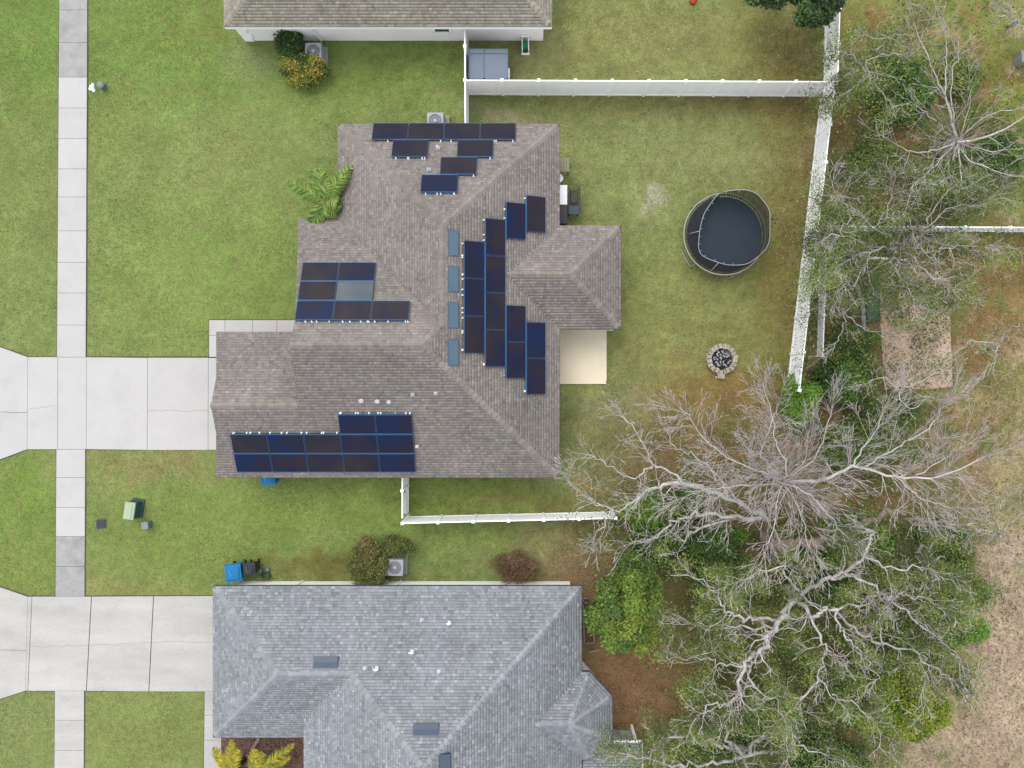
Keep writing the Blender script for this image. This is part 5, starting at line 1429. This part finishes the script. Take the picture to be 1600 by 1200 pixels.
# live oak D
Dt = Tree(104)
baseD = W(1222, 912, 0)
tD = thing('oak_tree', 'broad live oak with gnarled pale limbs over olive foliage', 'tree', baseD)
hubD = W(1247, 935, 4.2)
Dt.limb([baseD, baseD.lerp(hubD, .55), hubD], .26, .17)
PD = dict(step=.20, wander=.30, up=.012, dens=2.3, lvl=3, rmin=.0105, rtop=.048, maxc=7)
LD = [([(1247, 935, 4.2), (1227, 955, 5.2), (1210, 982, 5.8), (1192, 1010, 6.3), (1170, 1033, 6.6), (1157, 1060, 6.9), (1150, 1090, 7.1), (1140, 1102, 7.2), (1115, 1100, 7.3), (1095, 1115, 7.2)], .19, .025),
      ([(1170, 1040, 6.6), (1171, 1064, 6.9), (1161, 1090, 7.1), (1145, 1112, 7.1)], .07, .02),
      ([(1171, 1062, 6.9), (1197, 1085, 7.2), (1215, 1093, 7.3), (1218, 1115, 7.3)], .06, .015),
      ([(1225, 965, 5.3), (1175, 966, 6.2), (1152, 965, 6.6), (1127, 947, 6.9), (1117, 925, 7.1), (1087, 904, 7.2)], .10, .02),
      ([(1208, 980, 5.7), (1177, 981, 6.2), (1145, 977, 6.5), (1113, 982, 6.6), (1080, 975, 6.7)], .08, .015),
      ([(1168, 1040, 6.6), (1130, 1040, 6.9), (1100, 1027, 7), (1065, 1030, 7)], .07, .015),
      ([(1247, 940, 4.4), (1265, 960, 5.6), (1287, 951, 6), (1300, 950, 6.2), (1347, 947, 6.8), (1362, 930, 7)], .13, .03),
      ([(1300, 950, 6.2), (1312, 985, 6.7), (1330, 1010, 7), (1350, 1030, 7.2), (1368, 1062, 7.3)], .07, .015),
      ([(1250, 930, 4.4), (1297, 903, 5.8), (1325, 897, 6.3), (1375, 925, 6.8), (1390, 935, 7), (1420, 927, 7.2), (1472, 947, 7.4)], .13, .02),
      ([(1390, 935, 7), (1440, 978, 7.3), (1480, 1010, 7.4), (1500, 1030, 7.4)], .05, .015),
      ([(1305, 955, 6), (1340, 988, 6.4), (1380, 1006, 6.8), (1432, 1022, 7.1), (1465, 1050, 7.2), (1488, 1063, 7.3)], .09, .018),
      ([(1380, 1008, 6.8), (1380, 975, 7.1), (1390, 945, 7.3)], .05, .02),
      ([(1265, 962, 5.6), (1287, 1000, 6.4), (1292, 1022, 6.7), (1280, 1058, 6.9), (1300, 1090, 7)], .09, .018),
      ([(1297, 903, 5.8), (1335, 885, 6.4), (1350, 867, 6.8), (1360, 845, 7), (1366, 830, 7.1)], .11, .05),
      ([(1350, 868, 6.8), (1405, 887, 7.2), (1440, 885, 7.4), (1480, 895, 7.4)], .07, .015),
      ([(1440, 1022, 7.1), (1450, 1050, 7.2), (1445, 1070, 7.2)], .04, .015),
      ([(1250, 925, 4.6), (1225, 900, 6), (1228, 880, 6.6), (1190, 892, 7), (1165, 905, 7)], .08, .018),
      ([(1280, 1060, 6.6), (1240, 1110, 6.9), (1225, 1150, 7), (1230, 1190, 7)], .06, .015),
      ([(1300, 1085, 6.6), (1340, 1105, 7), (1365, 1130, 7)], .05, .015)]
for pts, r0, r1 in LD:
    p_, r_ = Dt.limb(L3(*pts), r0 * .85, r1 * .85, wob=.09); Dt.sprout(p_, r_, 3.0, 1.6, PD, 1, .12, .5)
Dt.build(tD, M['bark_grey'], M['bark_pale'])
nl = Dt.leaves(tD, 15, .22, (.032, .065), OL + DG[2:3] + [(110, 122, 66), (112, 118, 62)], .45, keep=1, gap=.38)
# twiggy oak at bottom left of the grove
Et = Tree(105)
baseE = W(1150, 1160, 0)
tE = thing('oak_tree', 'twiggy oak with silvery branches at the bottom edge', 'tree', baseE)
hubE = W(1165, 1178, 3.5)
Et.limb([baseE, hubE], .22, .18)
for pts in ([(1165, 1178, 3.5), (1140, 1165, 5), (1100, 1160, 5.6), (1060, 1150, 6), (1020, 1165, 6.2)], [(1165, 1178, 3.5), (1190, 1150, 5), (1215, 1130, 5.6), (1258, 1112, 6)], [(1165, 1178, 3.5), (1130, 1190, 5), (1080, 1195, 5.6), (1030, 1192, 6), (985, 1180, 6)],
            [(1165, 1178, 3.5), (1220, 1172, 5), (1250, 1165, 5.6), (1290, 1180, 6)], [(1165, 1178, 3.5), (1160, 1220, 5), (1100, 1240, 6)], [(1140, 1165, 5), (1130, 1135, 5.6), (1090, 1125, 6)]):
    p_, r_ = Et.limb(L3(*pts), .10, .018, wob=.08); Et.sprout(p_, r_, 2.2, 1.4, PD, 1, .2)
Et.build(tE, M['bark_grey'], M['bark_pale'])
Et.leaves(tE, 15, .28, (.032, .065), OL + DG[1:2], .45, keep=1)
# olive oak, upper right
Ft = Tree(106)
baseF = W(1385, 392, 0)
tF = thing('oak_tree', 'fine-twigged olive oak spreading over the fence corner at upper right', 'tree', baseF)
hubF = W(1405, 384, 3.6)
Ft.limb([baseF, hubF], .12, .07)
PF = dict(step=.20, wander=.26, up=.012, dens=2.6, lvl=3, rmin=.0085, rtop=.035, maxc=7)
for pts in ([(1405, 384, 3.6), (1360, 395, 5.2), (1320, 410, 5.8), (1290, 435, 6)], [(1405, 384, 3.6), (1370, 350, 5.2), (1330, 330, 5.8), (1312, 305, 6), (1300, 285, 6)], [(1405, 384, 3.6), (1410, 330, 5.4), (1425, 302, 6), (1435, 280, 6.2)],
            [(1405, 384, 3.6), (1450, 350, 5.4), (1500, 320, 6), (1545, 310, 6.2)], [(1405, 384, 3.6), (1460, 390, 5.4), (1500, 385, 6), (1550, 382, 6.2)], [(1405, 384, 3.6), (1440, 420, 5.4), (1480, 440, 6), (1500, 450, 6)],
            [(1405, 384, 3.6), (1400, 420, 5.2), (1420, 445, 5.8), (1428, 480, 6)], [(1360, 395, 5.2), (1340, 430, 5.8), (1310, 455, 6)], [(1370, 350, 5.2), (1390, 310, 5.8), (1375, 285, 6)], [(1450, 350, 5.4), (1480, 300, 6), (1520, 285, 6.2)], [(1330, 340, 5.8), (1300, 370, 6), (1280, 380, 6)]):
    p_, r_ = Ft.limb(L3(*pts), .034, .010, wob=.12); Ft.sprout(p_, r_, 5.0, 1.45, PF, 1, .08, .7)
Ft.build(tF, M['bark_pale'], M['bark_pale'])
ex = []
for k in range(1100):   # loose sprays hanging over the fence top
    f = max(0, min(1, Ft.r.choice((.04, .12, .2, .27, .4, .48, .55, .66, .74, .85, .93)) + Ft.r.gauss(0, .03))); p = W(1290 - 42 * f + Ft.r.gauss(0, 9), 270 + 335 * f, 2.3 + Ft.r.random() * .8); ex.append(tuple(p))
ex = np.repeat(np.array(ex), 1, 0) + Ft.np.normal(0, .06, (1100, 3))
Ft.leaves(tF, 13, .28, (.026, .055), OL + DG[1:3], .5, extra=ex, keep=1)
# straight-branched bare tree, upper right
Gt = Tree(107)
baseG = W(1462, 240, 0)
tG = thing('bare_tree', 'bare tree with long straight branches radiating at upper right', 'tree', baseG)
hubG = W(1495, 221, 5)
Gt.limb([baseG, hubG], .26, .2)
PG = dict(step=.34, wander=.07, up=.02, dens=1.1, lvl=3, rmin=.0085, rtop=.03, maxc=5)
for pts, r0 in (([(1495, 221, 5), (1482, 170, 6.4), (1477, 150, 6.8), (1460, 112, 7.4), (1432, 48, 8)], .10), ([(1477, 150, 6.8), (1478, 100, 7.4), (1477, 55, 8)], .06), ([(1490, 190, 6), (1487, 115, 7), (1498, 86, 7.4)], .05),
               ([(1495, 221, 5), (1505, 222, 5.6), (1550, 210, 6.4), (1598, 185, 7), (1640, 150, 7.4)], .11), ([(1495, 221, 5), (1470, 232, 5.6), (1435, 238, 6.2), (1395, 222, 6.8)], .09), ([(1495, 221, 5), (1540, 235, 6), (1600, 232, 7)], .05),
               ([(1495, 221, 5), (1500, 255, 5.8), (1503, 285, 6.4)], .07), ([(1495, 225, 5), (1515, 250, 6), (1560, 270, 6.6), (1600, 276, 7)], .06), ([(1495, 221, 5), (1465, 192, 6), (1436, 168, 6.6)], .04), ([(1500, 215, 5.3), (1515, 160, 6.4), (1514, 135, 7)], .035),
               ([(1500, 215, 5.3), (1545, 180, 6.4), (1590, 170, 7)], .04), ([(1495, 221, 5), (1465, 255, 6), (1445, 275, 6.5)], .04)):
    p_, r_ = Gt.limb(L3(*pts), r0 * .75, .012, wob=.03); Gt.sprout(p_, r_, 2.2, 1.8, PG, 1, .1)
for k in range(50):
    a_ = Gt.r.uniform(0, 2 * pi); Gt.grow(hubG + Vector((0, 0, Gt.r.uniform(-.6, .4))), Vector((cos(a_), sin(a_), Gt.r.uniform(.1, .6))).normalized(), Gt.r.uniform(1.0, 2.8), .014, 3, PG)
Gt.build(tG, M['bark_grey'], M['bark_pale'], 1.5)
Gt.leaves(tG, 6, .5, (.04, .08), OL + DG, .9, keep=.6)
# thin grey trees at the top right
for sd, bp, lb, pl in ((108, (1400, 95), 'thin grey-twigged tree left of the straight-branched one', ([(1422, 82, 4), (1400, 62, 5), (1360, 57, 5.5)], [(1422, 82, 4), (1420, 50, 5), (1422, 18, 5.5)], [(1422, 82, 4), (1440, 60, 5), (1452, 30, 5.5)], [(1415, 90, 4), (1380, 85, 5), (1352, 100, 5.4)])),
                       (109, (1345, 128), 'small olive tree touching the fence corner', ([(1352, 118, 3), (1330, 112, 3.8), (1305, 128, 4.2)], [(1352, 118, 3), (1345, 112, 4), (1368, 114, 4.4)], [(1352, 118, 3), (1375, 140, 4), (1392, 160, 4.2)], [(1352, 118, 3), (1330, 140, 4), (1312, 150, 4)], [(1352, 118, 3), (1340, 95, 4), (1320, 80, 4.2)])),
                       (110, (1575, 40), 'grey lichen-twigged tree at the upper right edge', ([(1590, 35, 5), (1575, 10, 6), (1565, -10, 6)], [(1590, 35, 5), (1600, 20, 6), (1625, 5, 6)], [(1590, 35, 5), (1570, 28, 6), (1555, 24, 6)], [(1590, 35, 5), (1600, 45, 6), (1620, 60, 6)])),
                       (111, (1545, 545), 'low grey bare tree by the dirt pad beyond the fence', ([(1560, 540, 3), (1530, 532, 4), (1500, 545, 4.4), (1480, 570, 4.4)], [(1560, 540, 3), (1575, 515, 4), (1595, 505, 4.4)], [(1560, 540, 3), (1555, 560, 4), (1530, 590, 4.2)])),
                       (112, (1310, 495), 'greyish bare shrub tree between the two white fences', ([(1320, 490, 2.4), (1300, 470, 3), (1285, 455, 3.2)], [(1320, 490, 2.4), (1340, 470, 3), (1360, 465, 3.2)], [(1320, 490, 2.4), (1315, 520, 3), (1300, 545, 3.2)], [(1320, 490, 2.4), (1345, 510, 3), (1380, 520, 3.2)], [(1320, 490, 2.4), (1310, 460, 3), (1318, 430, 3.2)])),
                       (113, (1395, 610), 'low twiggy tree between the dirt pad and the bare tree', ([(1405, 612, 3), (1430, 600, 3.6), (1475, 580, 4)], [(1405, 612, 3), (1380, 590, 3.6), (1350, 600, 4)], [(1405, 612, 3), (1420, 640, 3.8), (1455, 620, 4)], [(1405, 612, 3), (1425, 570, 3.8)]) ),
                       (114, (1540, 830), 'grey lichen-covered sapling on the edge of the dry field', ([(1560, 835, 3.5), (1580, 815, 4.4), (1600, 800, 4.6)], [(1560, 835, 3.5), (1570, 850, 4.4), (1585, 870, 4.6)], [(1560, 835, 3.5), (1540, 828, 4.2), (1520, 835, 4.4)], [(1560, 835, 3.5), (1560, 800, 4.4), (1570, 780, 4.6)]))):
    t_ = Tree(sd); ba = W(bp[0], bp[1], 0); rt = thing('small_tree', lb, 'tree', ba)
    h0 = W(*pl[0][0]); t_.limb([ba, h0], .10, .07)
    for pts in pl:
        p_, r_ = t_.limb(L3(*pts), .04, .010, wob=.05); t_.sprout(p_, r_, 2.6, 1.15, PF, 1, .1)
    t_.build(rt, M['bark_grey'], M['bark_pale'])
    t_.leaves(rt, 12 if sd in (109,) else 7 if sd == 108 else 3, .35, (.03, .07), OL + DG[1:3], .4, keep=.95 if sd in (108, 109) else .6)
# fallen branch near the fence
ft = Tree(120); ba = W(1380, 210, .1)
rt = thing('fallen_branch', 'pale fallen branch on the leaf litter right of the fence', 'branch', ba)
for pts in ([(1348, 212, .1), (1372, 211, .25), (1392, 208, .2)], [(1372, 211, .25), (1385, 204, .4), (1390, 200, .4)], [(1380, 211, .25), (1390, 216, .3)]): ft.limb(L3(*pts), .035, .015)
ft.build(rt, M['bark_pale'])

# palms
def palm(px, py, h, fronds, label, cols, seed, cat='palm', wid=.42, per=26):
    rr = random.Random(seed); rng = np.random.default_rng(seed)
    top = W(px, py, h); base = Vector((top.x, top.y, 0))
    root = thing('palm', label, cat, base)
    b = B(); b.tube([base + Vector((0, 0, -.05)), base + Vector((.03, 0, h * .5)), top - Vector((0, 0, .1))], [.15, .11, .09], 8); b.build('trunk', M['bark_dark'], root, smooth=True)
    for (tx, ty, tz) in fronds:
        tip = W(tx, ty, tz); d = tip - top; L = d.length
        mid = top.lerp(tip, .5) + Vector((0, 0, .22 * L))
        pts = [(top * (1 - t) ** 2 + mid * 2 * t * (1 - t) + tip * t * t) for t in [i / 12 for i in range(13)]]
        f = B(); f.tube(pts, [.022 * (1 - .8 * i / 12) + .004 for i in range(13)], 4, t=(1, 1, 1), m=0)
        for i in range(per):
            t = .12 + .88 * i / per; k = min(11, int(t * 12)); p = pts[k].lerp(pts[k + 1], t * 12 - k); ax = (pts[k + 1] - pts[k]).normalized()
            sd = ax.cross(Zv).normalized()
            ll = wid * (sin(pi * min(1, t * .9 + .12)) ** .6) * rr.uniform(.85, 1.15)
            for s_ in (-1, 1):
                dr = (sd * s_ * .80 + ax * rr.uniform(.45, .75) + Vector((0, 0, rr.uniform(-.25, .15)))).normalized()
                tp = p + dr * ll + Vector((0, 0, -.22 * ll)); w_ = ax * .024 * rr.uniform(.8, 1.3)
                m_ = p.lerp(tp, .5) + Vector((0, 0, .05 * ll))
                c = alb(*cols[rr.randrange(len(cols))]); q_ = rr.uniform(.6, 1.35); c = tuple(x * q_ for x in c)
                f.add([p - w_, p + w_, m_ + w_ * 1.2, tp, m_ - w_ * 1.2], [(0, 1, 2, 4), (4, 2, 3)], 1, c)
        f.build('frond', [M['palm_stem'], M['leaf']], root)
PG_ = [(106, 142, 58), (140, 168, 70), (82, 118, 52), (160, 180, 86)]
palm(508, 314, 2.7, [(447, 283, 2.0), (462, 292, 2.3), (487, 257, 2.4), (498, 262, 2.9), (551, 259, 2.9), (540, 272, 3.1), (482, 362, 2.4), (490, 350, 2.6), (527, 330, 2.9), (526, 318, 3.1), (519, 336, 2.6), (505, 338, 2.8), (480, 300, 2.8), (512, 285, 3.1)],
     'green palm tucked into the notch of the brown roof by the lawn', PG_, 5, wid=.54, per=60)
YP = [(176, 172, 44), (206, 196, 54), (140, 152, 44), (204, 176, 60)]
palm(362, 1212, 1.6, [(333, 1166, 1.3), (345, 1180, 1.6), (363, 1155, 1.7), (372, 1170, 1.8), (335, 1215, 1.4), (385, 1230, 1.6), (360, 1250, 1.5)], 'yellow palm in the mulch bed, nearest the walk', YP, 6, wid=.44, per=46)
palm(394, 1208, 1.6, [(462, 1161, 1.6), (455, 1182, 1.5), (400, 1170, 2.0), (430, 1225, 1.5), (395, 1250, 1.5), (412, 1176, 2.0)], 'yellow palm in the mulch bed, its fronds reaching right', YP, 7, wid=.44, per=46)

# ------------------------------------------------------------------ grass, weeds and leaf litter
def in_any(px, py):
    m = np.zeros(px.shape, bool)
    m |= (px > SWL(py) + 1.0) & (px < SWR(py) - 1.0)
    m |= (px < 340) & (py > 559) & (py < 701.5)
    m |= (px < 46) & (py > 541 + px * .36) & (py < 719 - px * .36)
    m |= (px < 340) & (py > 933) & (py < 1078)
    m |= (px < 46) & (py > 916 + px * .34) & (py < 1093 - px * .32)
    m |= (px > 318) & (px < 500) & (py > 1078)
    m |= (px > 326) & (px < 470) & (py > 499) & (py < 524)
    m |= (px > 325) & (px < 339) & (py > 499) & (py < 560)
    m |= (px > 866) & (px < 949) & (py > 514) & (py < 602)
    # under the houses
    m |= (px > 545) & (px < 860) & (py > 215) & (py < 725)
    m |= (px > 380) & (px < 560) & (py > 530) & (py < 725)
    m |= (px > 490) & (px < 560) & (py > 360) & (py < 725)
    m |= (px > 350) & (px < 890) & (py > 925)
    m |= (px > 385) & (px < 850) & (py < 58)
    m |= ((px - 1132) ** 2 + (py - 366) ** 2) < 30 ** 2
    m |= ((px - 1128) ** 2 + (py - 561) ** 2) < 22 ** 2
    return m
def scatter(n, seed):
    rng = np.random.default_rng(seed)
    px = rng.uniform(-15, 1615, n); py = rng.uniform(-15, 1215, n)
    k = ~in_any(px, py); px, py = px[k], py[k]
    return rng, px, py, (px - NX) * CAM_H / FPX, -(py - NY) * CAM_H / FPX
rng, px, py, x, y = scatter(330000, 5)
n = len(x)
ang = rng.uniform(0, 2 * pi, n); tall = rng.uniform(.03, .08, n); ln = rng.uniform(.03, .085, n); w = rng.uniform(.006, .017, n)
dx, dy = np.cos(ang), np.sin(ang)
Vg = np.stack([np.stack([x - dy * w, y + dx * w, np.zeros(n) - .02], 1), np.stack([x + dy * w, y - dx * w, np.zeros(n) - .02], 1),
               np.stack([x + dx * ln, y + dy * ln, tall], 1)], 1).reshape(-1, 3)
col = soil(x, y) * (1.02 + rng.normal(0, .26, (n, 1))).clip(.45, 1.8) * (1 + rng.normal(0, .05, (n, 3)))
straw = rng.random(n) < .09; col[straw] = np.array(alb(196, 184, 130)) * rng.uniform(.7, 1.2, (straw.sum(), 1))
tagset(link('grass', np_mesh('grass', Vg, np.arange(3 * n).reshape(n, 3), M['leaf'], tint=col)), 'short mown grass over the lawns', kind='stuff')
# pale seed heads and weeds where the photograph is speckled
rng, px, py, x, y = scatter(60000, 6)
d = np.zeros(len(x))
for cx, cy, rx, ry, a_ in ((1018, 305, 9, 14, 2.5), (1015, 318, 14, 26, 1.2), (1200, 235, 10, 8, 1.2), (950, 280, 12, 10, .8), (975, 355, 10, 16, .8), (930, 300, 60, 90, .18), (1000, 200, 150, 80, .10), (390, 95, 55, 35, .25), (640, 215, 120, 40, .05), (480, 230, 60, 40, .10), (780, 170, 60, 16, .6), (1030, 80, 120, 50, .10), (960, 620, 40, 30, .35), (900, 680, 40, 70, .25), (830, 760, 100, 20, .15), (860, 860, 70, 30, .3), (40, 1100, 40, 25, .25), (1200, 240, 25, 15, .4), (955, 400, 20, 60, .2), (700, 790, 50, 30, .15), (960, 1130, 60, 60, .08)):
    d += a_ * np.exp(-(((px - cx) / rx) ** 2 + ((py - cy) / ry) ** 2))
k = rng.random(len(x)) < (d * vnoise(x, y, .35, 12) * 1.4 + .0012 + .09 * ((px > 880) & (px < 1260) & (py > 30) & (py < 620)) * (vnoise(x, y, .42, 56) > .72) + .035 * ((px > 800) & (px < 1290) & (py > 60) & (py < 640)) * (vnoise(x, y, .5, 55) > .55))
x, y = x[k], y[k]; n = len(x)
C = np.stack([x, y, rng.uniform(.04, .07, n)], 1)
tagset(link('weeds', leaf_mesh('weeds', C, (.02, .055), palette(n, [(190, 190, 150), (172, 186, 126), (206, 202, 172)], rng, .2), rng, .9, .6)), 'pale weeds and seed heads speckling the lawns', kind='stuff')
# fallen leaves
rng, px, py, x, y = scatter(380000, 8)
d = np.zeros(len(x))
for cx, cy, rx, ry, a_ in ((1000, 1060, 75, 110, .9), (920, 920, 40, 70, .8), (1130, 640, 80, 50, .35), (1235, 200, 40, 200, .16), (1225, 450, 50, 140, .2), (1360, 180, 60, 50, .6), (1300, 850, 260, 200, .5), (1370, 330, 110, 80, .5), (1330, 480, 60, 110, .5), (1420, 760, 120, 90, .5), (1550, 450, 70, 90, .5), (1040, 720, 90, 60, .5), (1120, 160, 200, 18, .2), (1240, 80, 50, 60, .3)):
    d += a_ * np.exp(-(((px - cx) / rx) ** 2 + ((py - cy) / ry) ** 2))
k = rng.random(len(x)) < d * (.5 + .8 * vnoise(x, y, .5, 14)); x, y = x[k], y[k]; n = len(x)
C = np.stack([x, y, rng.uniform(.02, .06, n)], 1)
tagset(link('leaf_litter', leaf_mesh('leaf_litter', C, (.025, .055), palette(n, [(176, 126, 92), (192, 142, 104), (146, 104, 80), (200, 164, 128), (164, 110, 76)], rng, .25), rng, 1.2)), 'brown fallen leaves under the trees', kind='stuff')
# low undergrowth below the oaks
rng, px, py, x, y = scatter(700000, 18)
d = np.zeros(len(x))
for cx, cy, rx, ry, a_ in ((1265, 1040, 165, 160, 1.5), (1240, 880, 200, 70, 1.0), (1070, 815, 90, 50, .8), (1400, 930, 120, 90, .8), (1330, 620, 80, 40, .7), (1400, 380, 130, 80, .6), (1330, 470, 50, 90, .35), (1460, 190, 110, 80, .8), (1360, 120, 60, 70, .6), (1440, 80, 60, 60, .4), (1120, 1190, 120, 50, .9), (1370, 700, 130, 70, .8), (1130, 720, 110, 60, .45), (1530, 240, 60, 50, .5), (1425, 510, 60, 95, .75), (1545, 640, 40, 60, .2)):
    d += a_ * np.exp(-(((px - cx) / rx) ** 2 + ((py - cy) / ry) ** 2))
f_ = vnoise(x, y, .9, 41)
k = (rng.random(len(x)) < d * np.clip((f_ - .28) * 3.2, 0, 1)); x, y, f_ = x[k], y[k], f_[k]; n = len(x)
C = np.stack([x, y, rng.random(n) ** 1.5 * (.25 + 1.1 * f_) + .05], 1)
tg = palette(n, BG[:2] + DG + OL + [(120, 100, 70)], rng, .22) * 1.45 * (.7 + .6 * vnoise(x + 30, y, .6, 43))[:, None]
tagset(link('undergrowth', leaf_mesh('undergrowth', C, (.035, .08), tg, rng, .5)), 'tangled low undergrowth beneath the trees', kind='stuff')
# dry straw on the pale field
rng, px, py, x, y = scatter(150000, 9)
d = np.exp(-(((px - 1570) / 75) ** 2 + ((py - 1020) / 210) ** 2)) + .8 * np.exp(-(((px - 1500) / 90) ** 2 + ((py - 1180) / 50) ** 2)) + .5 * np.exp(-(((px - 1560) / 60) ** 2 + ((py - 620) / 120) ** 2))
k = rng.random(len(x)) < d; x, y = x[k], y[k]; n = len(x)
C = np.stack([x, y, rng.uniform(.02, .07, n)], 1)
tagset(link('dry_grass', leaf_mesh('dry_grass', C, (.05, .12), palette(n, [(198, 174, 146), (212, 190, 160), (176, 150, 124), (150, 124, 100)], rng, .2), rng, .9, .25)), 'pale dry grass of the field at the right', kind='stuff')
# bark chips in the mulch bed
rng = np.random.default_rng(15); n = 2600
px = rng.uniform(346, 476, n); py = rng.uniform(1150, 1225, n)
C = np.stack([(px - NX) * CAM_H / FPX, -(py - NY) * CAM_H / FPX, rng.uniform(.03, .06, n)], 1)
tagset(link('bark_chips', leaf_mesh('bark_chips', C, (.03, .08), palette(n, [(140, 108, 92), (116, 88, 76), (160, 124, 104), (92, 70, 60)], rng, .2), rng, 1.0, .4)), 'brown bark chips in the front bed', kind='stuff')
